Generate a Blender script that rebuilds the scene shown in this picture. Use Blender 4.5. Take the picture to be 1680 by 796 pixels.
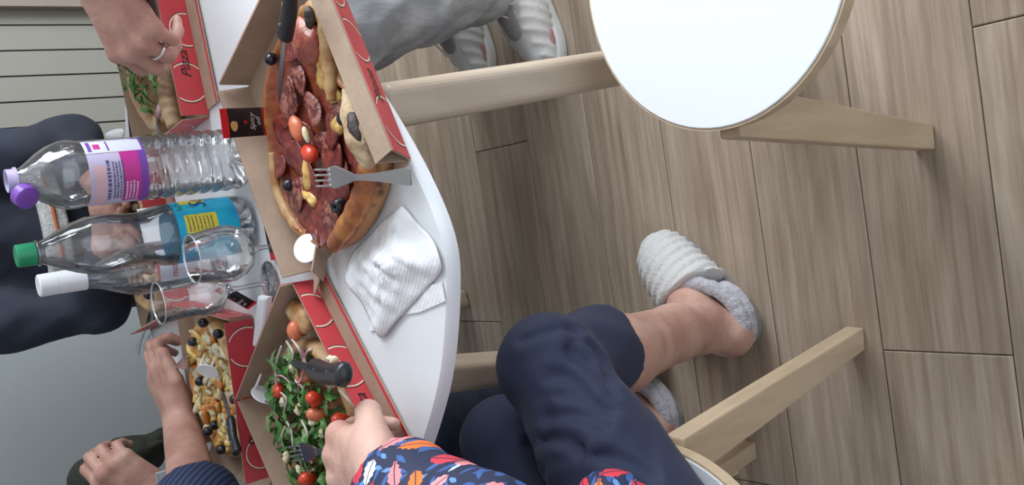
import bpy, bmesh, math, random
import numpy as np
from mathutils import Vector, Matrix

random.seed(7)
RNG = np.random.default_rng(7)
SC = bpy.context.scene
COL = SC.collection
for _o in list(bpy.data.objects):
    bpy.data.objects.remove(_o)

# ------------------------------------------------------------------ camera
CAM_F, CAM_PITCH, CAM_ROLL, CAM_H = 1500.0, math.radians(38), math.radians(11), 1.27
C0 = np.array([0.0, 0.0, CAM_H])
AF = np.array([0, math.cos(CAM_PITCH), -math.sin(CAM_PITCH)])
_R = np.array([1.0, 0, 0]); _U = np.array([0, math.sin(CAM_PITCH), math.cos(CAM_PITCH)])
AX = -math.sin(CAM_ROLL) * _R - math.cos(CAM_ROLL) * _U
AY = math.cos(CAM_ROLL) * _R - math.sin(CAM_ROLL) * _U
cam_data = bpy.data.cameras.new('camera')
cam = bpy.data.objects.new('camera', cam_data); COL.objects.link(cam)
cam_data.sensor_fit = 'HORIZONTAL'; cam_data.sensor_width = 36.0
cam_data.lens = 36.0 * CAM_F / 1680.0
cam_data.clip_start = 0.02
m3 = Matrix((tuple(AX), tuple(AY), tuple(-AF))).transposed()
cam.matrix_world = Matrix.Translation(tuple(C0)) @ m3.to_4x4()
SC.camera = cam

def P(px, py, z):
    """point of height z seen at a photo pixel"""
    d = AF + AX * (px - 840) / CAM_F + AY * (398 - py) / CAM_F
    return C0 + d * (z - CAM_H) / d[2]
def PY(px, py, y):
    d = AF + AX * (px - 840) / CAM_F + AY * (398 - py) / CAM_F
    return C0 + d * y / d[1]

# ------------------------------------------------------------------ world, window light, exposure
world = bpy.data.worlds.new('world'); SC.world = world; world.use_nodes = True
bg = world.node_tree.nodes['Background']
bg.inputs[0].default_value = (0.80, 0.88, 1.0, 1); bg.inputs[1].default_value = 1.05
def area(name, loc, target, sx, sy, power, color):
    l = bpy.data.lights.new(name, 'AREA'); l.shape = 'RECTANGLE'; l.size = sx; l.size_y = sy
    l.energy = power; l.color = color
    o = bpy.data.objects.new(name, l); COL.objects.link(o); o.location = loc
    o.rotation_euler = (Vector(target) - Vector(loc)).to_track_quat('-Z', 'Z').to_euler()
    return o
area('window_daylight', (2.28, 1.0, 1.55), (0.0, 1.0, 0.75), 1.9, 1.7, 88, (0.86, 0.93, 1.0))
SC.view_settings.view_transform = 'Standard'; SC.view_settings.look = 'None'
SC.view_settings.gamma = 1.0; SC.view_settings.use_curve_mapping = False
SC.view_settings.exposure = 0.5

# ------------------------------------------------------------------ geometry helpers
def nrm(v):
    v = np.array(v, float); n = np.linalg.norm(v); return v / n if n else v
def thing(name, label, cat, loc=(0, 0, 0), rotz=0.0, group=None):
    o = bpy.data.objects.new(name, None); COL.objects.link(o)
    o.empty_display_size = 0.05
    o.location = loc; o.rotation_euler = (0, 0, rotz); o['label'] = label; o['category'] = cat
    if group: o['group'] = group
    return o
def tag(o, label, cat, group=None):
    o['label'] = label; o['category'] = cat
    if group: o['group'] = group
    return o
def mesh(name, geo, mats, smooth=False, idx=None):
    V, F = geo
    me = bpy.data.meshes.new(name)
    me.from_pydata([tuple(map(float, v)) for v in V], [], [tuple(map(int, f)) for f in F])
    if not isinstance(mats, (list, tuple)): mats = [mats]
    for m in mats: me.materials.append(m)
    if idx is not None: me.polygons.foreach_set('material_index', idx)
    if smooth: me.polygons.foreach_set('use_smooth', [True] * len(me.polygons))
    me.update()
    return me
def obj(name, geo, mats, parent=None, smooth=False, world=False, loc=None, rot=None, idx=None, autos=None):
    """one mesh object; world=True: vertices given in world space, put under an unrotated parent"""
    V, F = geo
    if world and parent is not None:
        off = np.array(parent.location)
        pp = parent.parent
        while pp is not None: off = off + np.array(pp.location); pp = pp.parent
        V = np.asarray(V, float) - off
    me = mesh(name, (V, F), mats, smooth, idx)
    o = bpy.data.objects.new(name, me); COL.objects.link(o)
    if parent is not None: o.parent = parent
    if loc is not None: o.location = loc
    if rot is not None: o.rotation_euler = rot
    if autos:
        md = o.modifiers.new('split', 'EDGE_SPLIT'); md.split_angle = math.radians(autos)
    return o
def bev(o, w, seg=2):
    md = o.modifiers.new('bevel', 'BEVEL'); md.width = w; md.segments = seg; md.limit_method = 'ANGLE'
    return o
def join(*gs):
    V = []; F = []
    for g in gs:
        n = len(V); V += [tuple(v) for v in g[0]]; F += [tuple(i + n for i in f) for f in g[1]]
    return V, F
def xf(geo, M):
    M = Matrix(M) if not isinstance(M, Matrix) else M
    return [tuple(M @ Vector(tuple(v))) for v in geo[0]], geo[1]
def shift(geo, d):
    return [(v[0] + d[0], v[1] + d[1], v[2] + d[2]) for v in geo[0]], geo[1]
def frame(o, ex, ey, ez):
    return Matrix(((ex[0], ey[0], ez[0], o[0]), (ex[1], ey[1], ez[1], o[1]), (ex[2], ey[2], ez[2], o[2]), (0, 0, 0, 1)))
BOXF = [(0, 3, 2, 1), (4, 5, 6, 7), (0, 1, 5, 4), (1, 2, 6, 5), (2, 3, 7, 6), (3, 0, 4, 7)]
def box(x0, x1, y0, y1, z0, z1):
    return [(x0, y0, z0), (x1, y0, z0), (x1, y1, z0), (x0, y1, z0), (x0, y0, z1), (x1, y0, z1), (x1, y1, z1), (x0, y1, z1)], BOXF
def hexa(b, t):
    """box from four bottom and four top corners"""
    return list(b) + list(t), BOXF
def slab(o, ex, ey, lx, ly, t):
    """board from corner o along unit axes ex, ey; thickness t along ex x ey"""
    o = np.array(o, float); ex = nrm(ex); ey = nrm(ey); n = np.cross(ex, ey)
    b = [o, o + ex * lx, o + ex * lx + ey * ly, o + ey * ly]
    return hexa([tuple(p) for p in b], [tuple(p + n * t) for p in b])
def prism(poly, z0, z1):
    n = len(poly)
    V = [(p[0], p[1], z0) for p in poly] + [(p[0], p[1], z1) for p in poly]
    F = [tuple(range(n))[::-1], tuple(range(n, 2 * n))] + [(i, (i + 1) % n, n + (i + 1) % n, n + i) for i in range(n)]
    return V, F
def lathe(prof, n=40, close=False):
    V = []; F = []
    for r, z in prof:
        for k in range(n):
            a = 2 * math.pi * k / n; V.append((r * math.cos(a), r * math.sin(a), z))
    m = len(prof)
    for i in range(m - 1):
        for k in range(n):
            F.append((i * n + k, i * n + (k + 1) % n, (i + 1) * n + (k + 1) % n, (i + 1) * n + k))
    if close:
        F.append(tuple(range(n))[::-1]); F.append(tuple(range((m - 1) * n, m * n)))
    return V, F
def spline(pts, per=8, closed=False):
    p = np.array(pts, float); n = len(p); out = []
    rng = range(n) if closed else range(n - 1)
    for i in rng:
        if closed: a, b, c, d = p[i - 1], p[i], p[(i + 1) % n], p[(i + 2) % n]
        else: a, b, c, d = p[max(i - 1, 0)], p[i], p[i + 1], p[min(i + 2, n - 1)]
        for t in np.linspace(0, 1, per, endpoint=False):
            out.append(.5 * ((2 * b) + (c - a) * t + (2 * a - 5 * b + 4 * c - d) * t * t + (3 * b - a - 3 * c + d) * t ** 3))
    if not closed: out.append(p[-1])
    return np.array(out)
def tube(path, rad, n=10, cap=True, flat=1.0, up=(0, 0, 1)):
    p = np.array(path, float); m = len(p)
    if np.isscalar(rad): rad = [rad] * m
    V = []; F = []
    tang = np.gradient(p, axis=0)
    u = np.array(up, float)
    for i in range(m):
        t = nrm(tang[i]); s = np.cross(t, u)
        if np.linalg.norm(s) < 1e-4: s = np.cross(t, np.array([1.0, 0.02, 0]))
        s = nrm(s); v = np.cross(s, t); u = v
        for k in range(n):
            a = 2 * math.pi * k / n
            V.append(tuple(p[i] + rad[i] * (s * math.cos(a) + v * math.sin(a) * flat)))
    for i in range(m - 1):
        for k in range(n):
            F.append((i * n + k, i * n + (k + 1) % n, (i + 1) * n + (k + 1) % n, (i + 1) * n + k))
    if cap:
        F.append(tuple(range(n))[::-1]); F.append(tuple(range((m - 1) * n, m * n)))
    return V, F
def blob(rx, ry, rz, seed=0, amp=0.12, nu=14, nv=9):
    r = random.Random(seed); ph = [r.uniform(0, 6.28) for _ in range(6)]
    V = [(0, 0, -rz)]; F = []
    for j in range(1, nv):
        b = -math.pi / 2 + math.pi * j / nv
        for i in range(nu):
            a = 2 * math.pi * i / nu
            k = 1 + amp * (math.sin(2 * a + ph[0] + b) + .6 * math.sin(3 * a + ph[1] - 2 * b) + .5 * math.sin(5 * a + ph[2] + 3 * b))
            V.append((rx * k * math.cos(a) * math.cos(b), ry * k * math.sin(a) * math.cos(b), rz * math.sin(b) * k))
    V.append((0, 0, rz)); t = len(V) - 1
    for i in range(nu): F.append((0, 1 + (i + 1) % nu, 1 + i)); F.append((t, t - nu + i, t - nu + (i + 1) % nu))
    for j in range(nv - 2):
        for i in range(nu):
            a = 1 + j * nu + i; b = 1 + j * nu + (i + 1) % nu
            F.append((a, b, b + nu, a + nu))
    return V, F
_dg = None
def text_geo(body, size, shear=0.0):
    cu = bpy.data.curves.new('lettering', 'FONT'); cu.body = body; cu.size = size; cu.shear = shear
    cu.align_x = 'CENTER'; cu.align_y = 'CENTER'
    o = bpy.data.objects.new('lettering', cu); COL.objects.link(o)
    dg = bpy.context.evaluated_depsgraph_get(); dg.update()
    me = bpy.data.meshes.new_from_object(o.evaluated_get(dg))
    V = [tuple(v.co) for v in me.vertices]; F = [tuple(p.vertices) for p in me.polygons]
    bpy.data.objects.remove(o); bpy.data.meshes.remove(me); bpy.data.curves.remove(cu)
    return V, F
def hash_noise(p, s, seed=0):
    """cheap smooth noise, sums of sines"""
    p = np.asarray(p, float) * s; r = np.random.default_rng(seed); out = 0
    for k in range(5):
        d = r.normal(size=3); out = out + np.sin(p @ d * (1 + .5 * k) + r.uniform(0, 6.28)) / (1 + .5 * k)
    return out / 2.6

# ---------- signed-distance bodies meshed with surface nets (one continuous skin)
def axis_(lo, hi, h, fine=()):
    out = [lo]; x = lo
    while x < hi:
        s = h
        for a, b, hf in fine:
            if a - h <= x <= b: s = min(s, hf)
        x += s; out.append(x)
    return np.array(out)
def sdf_mesh(prims, h, fine=(), cuts=(), disp=None):
    """prims: (p0, r0, p1, r1, k[, squash]) round cones; fine: ((lo, hi), h) boxes; cuts: (point, normal) removes the normal's side"""
    lo = np.min([np.minimum(np.array(p[0]) - p[1], np.array(p[2]) - p[3]) for p in prims], axis=0) - 3 * h
    hi = np.max([np.maximum(np.array(p[0]) + p[1], np.array(p[2]) + p[3]) for p in prims], axis=0) + 3 * h
    ax = [axis_(lo[i], hi[i], h, [(f[0][0][i], f[0][1][i], f[1]) for f in fine]) for i in range(3)]
    X, Y, Z = ax
    D = np.full((len(X), len(Y), len(Z)), 0.2, np.float32)
    for p in prims:
        a = np.array(p[0], float); r0 = p[1]; b = np.array(p[2], float); r1 = p[3]; k = p[4]
        pad = max(r0, r1) + 2 * k + 2 * h
        l = np.minimum(a, b) - pad; u = np.maximum(a, b) + pad
        s = [slice(max(np.searchsorted(ax[i], l[i]) - 1, 0), np.searchsorted(ax[i], u[i]) + 1) for i in range(3)]
        gx = X[s[0]][:, None, None]; gy = Y[s[1]][None, :, None]; gz = Z[s[2]][None, None, :]
        ba = b - a; L2 = max(ba @ ba, 1e-9)
        t = np.clip(((gx - a[0]) * ba[0] + (gy - a[1]) * ba[1] + (gz - a[2]) * ba[2]) / L2, 0, 1)
        dx = gx - a[0] - t * ba[0]; dy = gy - a[1] - t * ba[1]; dz = gz - a[2] - t * ba[2]
        q = dx * dx + dy * dy + dz * dz
        if len(p) > 5:                       # squash: (axis, factor) makes the section thicker (<1) or thinner (>1) along an axis
            n, f = nrm(p[5][0]), p[5][1]
            w = dx * n[0] + dy * n[1] + dz * n[2]; q = q + w * w * (f * f - 1)
        d = np.sqrt(np.maximum(q, 0)) - (r0 + (r1 - r0) * t)
        e = D[s[0], s[1], s[2]]
        hh = np.clip(.5 + .5 * (e - d) / k, 0, 1)
        D[s[0], s[1], s[2]] = e * (1 - hh) + d * hh - k * hh * (1 - hh)
    if disp is not None:
        G = np.stack(np.meshgrid(X, Y, Z, indexing='ij'), -1)
        near = np.abs(D) < 0.03
        D[near] += disp(G[near]).astype(np.float32)
    for pt, n in cuts:
        n = nrm(n); g = (X[:, None, None] - pt[0]) * n[0] + (Y[None, :, None] - pt[1]) * n[1] + (Z[None, None, :] - pt[2]) * n[2]
        if len(pt) > 3:                      # only within a radius of the point
            rr = (X[:, None, None] - pt[0]) ** 2 + (Y[None, :, None] - pt[1]) ** 2 + (Z[None, None, :] - pt[2]) ** 2
            D = np.where(rr < pt[3] ** 2, np.maximum(D, g), D).astype(np.float32)
        else: D = np.maximum(D, g).astype(np.float32)
    return nets(D, X, Y, Z)
def nets(D, X, Y, Z):
    S = D < 0
    nx, ny, nz = D.shape
    cnt = np.zeros((nx - 1, ny - 1, nz - 1), np.int8)
    offs = [(i, j, k) for i in (0, 1) for j in (0, 1) for k in (0, 1)]
    for i, j, k in offs: cnt += S[i:nx - 1 + i, j:ny - 1 + j, k:nz - 1 + k]
    I, J, K = np.nonzero((cnt > 0) & (cnt < 8))
    vid = np.full(cnt.shape, -1, np.int64); vid[I, J, K] = np.arange(len(I))
    acc = np.zeros((len(I), 3)); n = np.zeros(len(I))
    def co(o): return np.stack([X[I + o[0]], Y[J + o[1]], Z[K + o[2]]], -1), D[I + o[0], J + o[1], K + o[2]].astype(float)
    for a in offs:
        for d in range(3):
            if a[d]: continue
            b = list(a); b[d] = 1
            pa, da = co(a); pb, db = co(b)
            m = (da < 0) != (db < 0)
            t = np.where(m, da / np.where(m, da - db, 1), 0)[:, None]
            acc += np.where(m[:, None], pa + (pb - pa) * t, 0); n += m
    V = acc / n[:, None]
    F = []
    for d in range(3):
        o1, o2 = [(1, 2), (2, 0), (0, 1)][d]
        sl0 = [slice(1, -1)] * 3; sl1 = [slice(1, -1)] * 3
        sl0[d] = slice(0, -1); sl1[d] = slice(1, None)
        A = S[tuple(sl0)]; B = S[tuple(sl1)]
        e = np.nonzero(A != B); fl = A[e]
        idx = [e[0] + (d != 0), e[1] + (d != 1), e[2] + (d != 2)]
        def cell(u, v):
            c = [x.copy() for x in idx]; c[o1] = c[o1] - u; c[o2] = c[o2] - v
            return vid[c[0], c[1], c[2]]
        q = np.stack([cell(1, 1), cell(0, 1), cell(0, 0), cell(1, 0)], -1)
        q = np.where(fl[:, None], q, q[:, ::-1]); F.append(q[(q >= 0).all(1)])
    F = np.concatenate(F)
    return V, F.tolist()

# ------------------------------------------------------------------ materials
MATS = {}
def mat(name, col, rough=.5, metal=0.0, col2=None, scale=8.0, detail=4.0, bump=0.0, bscale=60.0, spec=.5, sheen=0.0,
        coat=0.0, sss=0.0, stretch=None, lo=.4, hi=.6, bdist=.004):
    if name in MATS: return MATS[name]
    m = bpy.data.materials.new(name); m.use_nodes = True; nt = m.node_tree; b = nt.nodes['Principled BSDF']
    b.inputs['Base Color'].default_value = (*col, 1); b.inputs['Roughness'].default_value = rough
    b.inputs['Metallic'].default_value = metal; b.inputs['Specular IOR Level'].default_value = spec
    b.inputs['Sheen Weight'].default_value = sheen; b.inputs['Coat Weight'].default_value = coat
    b.inputs['Subsurface Weight'].default_value = sss
    if sss: b.inputs['Subsurface Radius'].default_value = (.008, .003, .002)
    tc = nt.nodes.new('ShaderNodeTexCoord'); vec = tc.outputs['Object']
    if stretch:
        mp = nt.nodes.new('ShaderNodeMapping'); mp.inputs['Scale'].default_value = stretch
        nt.links.new(vec, mp.inputs[0]); vec = mp.outputs[0]
    if col2 is not None:
        n = nt.nodes.new('ShaderNodeTexNoise'); n.inputs['Scale'].default_value = scale; n.inputs['Detail'].default_value = detail
        nt.links.new(vec, n.inputs['Vector'])
        r = nt.nodes.new('ShaderNodeValToRGB'); r.color_ramp.elements[0].position = lo; r.color_ramp.elements[1].position = hi
        r.color_ramp.elements[0].color = (*col, 1); r.color_ramp.elements[1].color = (*col2, 1)
        nt.links.new(n.outputs['Fac'], r.inputs[0]); nt.links.new(r.outputs[0], b.inputs['Base Color'])
    if bump:
        n2 = nt.nodes.new('ShaderNodeTexNoise'); n2.inputs['Scale'].default_value = bscale; n2.inputs['Detail'].default_value = 5
        nt.links.new(vec, n2.inputs['Vector'])
        bp = nt.nodes.new('ShaderNodeBump'); bp.inputs['Strength'].default_value = bump; bp.inputs['Distance'].default_value = bdist
        nt.links.new(n2.outputs['Fac'], bp.inputs['Height']); nt.links.new(bp.outputs[0], b.inputs['Normal'])
    MATS[name] = m
    return m
def ramp(nt, fac, stops):
    r = nt.nodes.new('ShaderNodeValToRGB'); e = r.color_ramp.elements
    while len(e) < len(stops): e.new(.5)
    for el, (p, c) in zip(e, stops): el.position = p; el.color = (*c, 1) if len(c) == 3 else c
    nt.links.new(fac, r.inputs[0]); return r.outputs[0]
def node(nt, kind, **kw):
    n = nt.nodes.new(kind)
    for k, v in kw.items(): setattr(n, k, v)
    return n
def math_n(nt, op, a, b=None):
    n = nt.nodes.new('ShaderNodeMath'); n.operation = op
    for i, v in enumerate((a, b)):
        if v is None: continue
        if isinstance(v, (int, float)): n.inputs[i].default_value = v
        else: nt.links.new(v, n.inputs[i])
    return n.outputs[0]
def mixc(nt, fac, a, b):
    n = nt.nodes.new('ShaderNodeMix'); n.data_type = 'RGBA'
    for s, v in ((0, fac), (6, a), (7, b)):
        if isinstance(v, (int, float)): n.inputs[s].default_value = v
        elif isinstance(v, tuple): n.inputs[s].default_value = (*v, 1)
        else: nt.links.new(v, n.inputs[s])
    return n.outputs[2]

def wood_floor_mat():
    m = bpy.data.materials.new('oak_laminate'); m.use_nodes = True; nt = m.node_tree; b = nt.nodes['Principled BSDF']
    tc = node(nt, 'ShaderNodeTexCoord'); oi = node(nt, 'ShaderNodeObjectInfo')
    off = node(nt, 'ShaderNodeVectorMath', operation='SCALE'); cx = node(nt, 'ShaderNodeCombineXYZ')
    for i, k in enumerate((37.0, 19.0, 53.0)): nt.links.new(math_n(nt, 'MULTIPLY', oi.outputs['Random'], k), cx.inputs[i])
    add = node(nt, 'ShaderNodeVectorMath', operation='ADD'); nt.links.new(tc.outputs['Object'], add.inputs[0]); nt.links.new(cx.outputs[0], add.inputs[1])
    def noise(sx, sy, sc, det, dist=0.0, rough=.55):
        mp = node(nt, 'ShaderNodeMapping'); mp.inputs['Scale'].default_value = (sx, sy, 1); nt.links.new(add.outputs[0], mp.inputs[0])
        n = node(nt, 'ShaderNodeTexNoise'); n.inputs['Scale'].default_value = sc; n.inputs['Detail'].default_value = det
        n.inputs['Distortion'].default_value = dist; n.inputs['Roughness'].default_value = rough
        nt.links.new(mp.outputs[0], n.inputs['Vector']); return n.outputs['Fac']
    broad = noise(.9, 7, 2.2, 4, 1.2)
    grain = noise(1.2, 34, 5, 8, .6, .65)
    rings = node(nt, 'ShaderNodeTexWave', wave_type='BANDS', bands_direction='Y')
    mp = node(nt, 'ShaderNodeMapping'); mp.inputs['Scale'].default_value = (.5, 4.5, 1); nt.links.new(add.outputs[0], mp.inputs[0])
    rings.inputs['Scale'].default_value = 2.4; rings.inputs['Distortion'].default_value = 9; rings.inputs['Detail'].default_value = 3
    rings.inputs['Detail Scale'].default_value = .9; nt.links.new(mp.outputs[0], rings.inputs['Vector'])
    c = ramp(nt, broad, [(.25, (.285, .215, .158)), (.5, (.388, .303, .229)), (.75, (.485, .395, .312))])
    g = ramp(nt, grain, [(.35, (.74, .72, .70)), (.62, (1.06, 1.06, 1.06))])
    mul = node(nt, 'ShaderNodeMix', data_type='RGBA', blend_type='MULTIPLY'); mul.inputs[0].default_value = .75
    nt.links.new(c, mul.inputs[6]); nt.links.new(g, mul.inputs[7])
    w = ramp(nt, rings.outputs['Fac'], [(.0, (.78, .76, .74)), (.5, (1.04, 1.04, 1.04))])
    mul2 = node(nt, 'ShaderNodeMix', data_type='RGBA', blend_type='MULTIPLY'); mul2.inputs[0].default_value = .45
    nt.links.new(mul.outputs[2], mul2.inputs[6]); nt.links.new(w, mul2.inputs[7])
    # knots
    vo = node(nt, 'ShaderNodeTexVoronoi'); vo.inputs['Scale'].default_value = 2.1
    mpk = node(nt, 'ShaderNodeMapping'); mpk.inputs['Scale'].default_value = (1, 2.0, 0.0); nt.links.new(add.outputs[0], mpk.inputs[0])
    nt.links.new(mpk.outputs[0], vo.inputs['Vector'])
    kn = ramp(nt, vo.outputs['Distance'], [(.015, (.30, .25, .22)), (.085, (1, 1, 1))])
    mul3 = node(nt, 'ShaderNodeMix', data_type='RGBA', blend_type='MULTIPLY'); mul3.inputs[0].default_value = .8
    nt.links.new(mul2.outputs[2], mul3.inputs[6]); nt.links.new(kn, mul3.inputs[7])
    nt.links.new(mul3.outputs[2], b.inputs['Base Color'])
    b.inputs['Roughness'].default_value = .42; b.inputs['Specular IOR Level'].default_value = .45
    bp = node(nt, 'ShaderNodeBump'); bp.inputs['Strength'].default_value = .12; bp.inputs['Distance'].default_value = .002
    nt.links.new(grain, bp.inputs['Height']); nt.links.new(bp.outputs[0], b.inputs['Normal'])
    return m
def thin_clear(name, tint=(1, 1, 1), ior=1.45, rough=.03, extra=.0, glint_haze=.0):
    """clear thin wall: see-through with a Fresnel sheen, whitened a little to stand for glints"""
    m = bpy.data.materials.new(name); m.use_nodes = True; nt = m.node_tree; nt.nodes.remove(nt.nodes['Principled BSDF'])
    out = nt.nodes['Material Output']; tr = node(nt, 'ShaderNodeBsdfTransparent'); tr.inputs[0].default_value = (*tint, 1)
    gl = node(nt, 'ShaderNodeBsdfGlossy'); gl.inputs['Roughness'].default_value = rough
    fr = node(nt, 'ShaderNodeFresnel'); fr.inputs[0].default_value = ior
    f = math_n(nt, 'MINIMUM', math_n(nt, 'ADD', math_n(nt, 'MULTIPLY', fr.outputs[0], 1.5), extra), .95)
    df = node(nt, 'ShaderNodeBsdfDiffuse'); df.inputs[0].default_value = (.9, .92, .95, 1); hz = node(nt, 'ShaderNodeMixShader'); hz.inputs[0].default_value = glint_haze  # white diffuse: slight plastic cloudiness, also brightens in place of glints
    nt.links.new(tr.outputs[0], hz.inputs[1]); nt.links.new(df.outputs[0], hz.inputs[2])
    mx = node(nt, 'ShaderNodeMixShader'); nt.links.new(f, mx.inputs[0]); nt.links.new(hz.outputs[0], mx.inputs[1]); nt.links.new(gl.outputs[0], mx.inputs[2])
    n = node(nt, 'ShaderNodeTexNoise'); n.inputs['Scale'].default_value = 55; tc = node(nt, 'ShaderNodeTexCoord'); nt.links.new(tc.outputs['Object'], n.inputs['Vector'])
    bp = node(nt, 'ShaderNodeBump'); bp.inputs['Strength'].default_value = .25; bp.inputs['Distance'].default_value = .003
    nt.links.new(n.outputs['Fac'], bp.inputs['Height']); nt.links.new(bp.outputs[0], gl.inputs['Normal']); nt.links.new(bp.outputs[0], fr.inputs['Normal'])
    nt.links.new(mx.outputs[0], out.inputs[0]); MATS[name] = m
    return m
def floral_mat():
    m = bpy.data.materials.new('floral_print'); m.use_nodes = True; nt = m.node_tree; b = nt.nodes['Principled BSDF']
    tc = node(nt, 'ShaderNodeTexCoord')
    # print laid flat over the cloth: two coordinates only
    sp = node(nt, 'ShaderNodeSeparateXYZ'); nt.links.new(tc.outputs['Object'], sp.inputs[0])
    fl = node(nt, 'ShaderNodeCombineXYZ'); nt.links.new(math_n(nt, 'SUBTRACT', sp.outputs[0], math_n(nt, 'MULTIPLY', sp.outputs[2], .55)), fl.inputs[0]); nt.links.new(math_n(nt, 'ADD', sp.outputs[1], math_n(nt, 'MULTIPLY', sp.outputs[2], .5)), fl.inputs[1])
    def layer(scale, offs, wid, length, wavy=.12, keep=2.0):
        mp = node(nt, 'ShaderNodeMapping'); mp.inputs['Location'].default_value = offs; mp.inputs['Scale'].default_value = (scale, scale, scale); nt.links.new(fl.outputs[0], mp.inputs[0])
        vo = node(nt, 'ShaderNodeTexVoronoi'); vo.voronoi_dimensions = '2D'; vo.inputs['Scale'].default_value = 1.0; vo.inputs['Randomness'].default_value = .6
        nt.links.new(mp.outputs[0], vo.inputs['Vector'])
        sub = node(nt, 'ShaderNodeVectorMath', operation='SUBTRACT'); nt.links.new(mp.outputs[0], sub.inputs[0]); nt.links.new(vo.outputs['Position'], sub.inputs[1])
        sep = node(nt, 'ShaderNodeSeparateColor'); nt.links.new(vo.outputs['Color'], sep.inputs[0])
        rot = node(nt, 'ShaderNodeVectorRotate', rotation_type='Z_AXIS'); nt.links.new(sub.outputs[0], rot.inputs['Vector']); nt.links.new(math_n(nt, 'MULTIPLY', sep.outputs[2], 6.28), rot.inputs['Angle'])
        sx = node(nt, 'ShaderNodeSeparateXYZ'); nt.links.new(rot.outputs[0], sx.inputs[0])
        x = math_n(nt, 'DIVIDE', sx.outputs[0], length)
        prof = math_n(nt, 'SUBTRACT', 1.0, math_n(nt, 'POWER', math_n(nt, 'ABSOLUTE', math_n(nt, 'ADD', x, math_n(nt, 'MULTIPLY', math_n(nt, 'MULTIPLY', x, x), .18))), 1.7))
        wav = math_n(nt, 'MULTIPLY', math_n(nt, 'SINE', math_n(nt, 'MULTIPLY', x, 15.0)), wavy)
        y = math_n(nt, 'DIVIDE', math_n(nt, 'ABSOLUTE', sx.outputs[1]), wid)
        inside = math_n(nt, 'GREATER_THAN', math_n(nt, 'SUBTRACT', math_n(nt, 'ADD', prof, wav), y), 0.0)
        inside = math_n(nt, 'MULTIPLY', inside, math_n(nt, 'LESS_THAN', sep.outputs[0], keep))
        v = math_n(nt, 'LESS_THAN', y, .09)
        return inside, sep.outputs[1], v
    base = (.010, .016, .052)
    i2, r2, _ = layer(62, (.3, .1, .7), .16, .42, .0, .62)
    c2 = ramp(nt, r2, [(.0, (.03, .09, .28)), (.6, (.10, .24, .50)), (.9, (.55, .68, .85))])
    i3, r3, _ = layer(48, (.9, .5, .2), .13, .45, .0, .7)
    i1, r1, v1 = layer(30, (.15, .42, .13), .25, .47, .10, .85)
    c1 = ramp(nt, r1, [(.0, (.62, .035, .055)), (.36, (.70, .06, .06)), (.37, (.75, .22, .23)), (.62, (.8, .28, .30)), (.63, (.80, .16, .02)), (.76, (.82, .33, .03)), (.77, (.85, .82, .8)), (1, (.9, .88, .86))])
    for l in (nt.nodes[-1],): pass
    for n in nt.nodes:
        if n.type == 'VALTORGB': n.color_ramp.interpolation = 'CONSTANT'
    col = mixc(nt, i3, base, (.035, .10, .30)); col = mixc(nt, i2, col, c2)
    c1v = mixc(nt, v1, c1, (.03, .02, .06)); col = mixc(nt, i1, col, c1v)
    nt.links.new(col, b.inputs['Base Color']); b.inputs['Roughness'].default_value = .7
    return m
def attr_mat(name, attr, stops, noise=.35, nscale=40, rough=.5, bump=.6, bscale=120, spec=.5):
    """colour from a stored per-vertex value (kind of surface) shifted by noise"""
    m = bpy.data.materials.new(name); m.use_nodes = True; nt = m.node_tree; b = nt.nodes['Principled BSDF']
    at = node(nt, 'ShaderNodeAttribute'); at.attribute_name = attr
    tc = node(nt, 'ShaderNodeTexCoord'); n = node(nt, 'ShaderNodeTexNoise'); n.inputs['Scale'].default_value = nscale; n.inputs['Detail'].default_value = 6
    nt.links.new(tc.outputs['Object'], n.inputs['Vector'])
    f = math_n(nt, 'ADD', at.outputs['Fac'], math_n(nt, 'MULTIPLY', math_n(nt, 'SUBTRACT', n.outputs['Fac'], .5), noise))
    nt.links.new(ramp(nt, f, stops), b.inputs['Base Color']); b.inputs['Roughness'].default_value = rough; b.inputs['Specular IOR Level'].default_value = spec
    n2 = node(nt, 'ShaderNodeTexNoise'); n2.inputs['Scale'].default_value = bscale; n2.inputs['Detail'].default_value = 4; nt.links.new(tc.outputs['Object'], n2.inputs['Vector'])
    bp = node(nt, 'ShaderNodeBump'); bp.inputs['Strength'].default_value = bump; bp.inputs['Distance'].default_value = .003
    nt.links.new(n2.outputs['Fac'], bp.inputs['Height']); nt.links.new(bp.outputs[0], b.inputs['Normal'])
    return m

M_floor = wood_floor_mat()
M_wall = mat('wall_paint', (.36, .385, .39), .85, bump=.05, bscale=200)
M_panel = mat('board_paint', (.31, .297, .258), .6, col2=(.297, .285, .246), scale=3)
M_gap = mat('dark_gap', (.03, .03, .03), .8)
M_taupe = mat('taupe_paint', (.30, .245, .21), .7)
M_ceil = mat('ceiling_white', (.8, .8, .79), .9)
M_white = mat('white_laminate', (.80, .82, .84), .28, spec=.5)
M_wedge = mat('white_edge', (.62, .62, .63), .45)
M_birch = mat('birch', (.56, .43, .29), .45, col2=(.49, .37, .24), scale=9, stretch=(6, 6, .8), bump=.05, bscale=40)
M_birch_d = mat('beech_edge', (.50, .38, .26), .5, col2=(.43, .32, .22), scale=9, stretch=(6, 6, .8))
M_card = mat('brown_cardboard', (.42, .30, .215), .8, col2=(.37, .26, .185), scale=25, bump=.15, bscale=150)
M_red = mat('red_print', (.60, .065, .075), .45, col2=(.52, .05, .06), scale=10)
M_cream = mat('cream_print', (.80, .64, .50), .5)
M_black = mat('black_print', (.02, .018, .018), .45)
M_steel = mat('stainless_steel', (.62, .62, .62), .22, metal=1.0)
M_blackplastic = mat('black_plastic', (.018, .019, .022), .32)
M_paper = mat('white_paper', (.84, .85, .87), .85, bump=.1, bscale=300)
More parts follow.
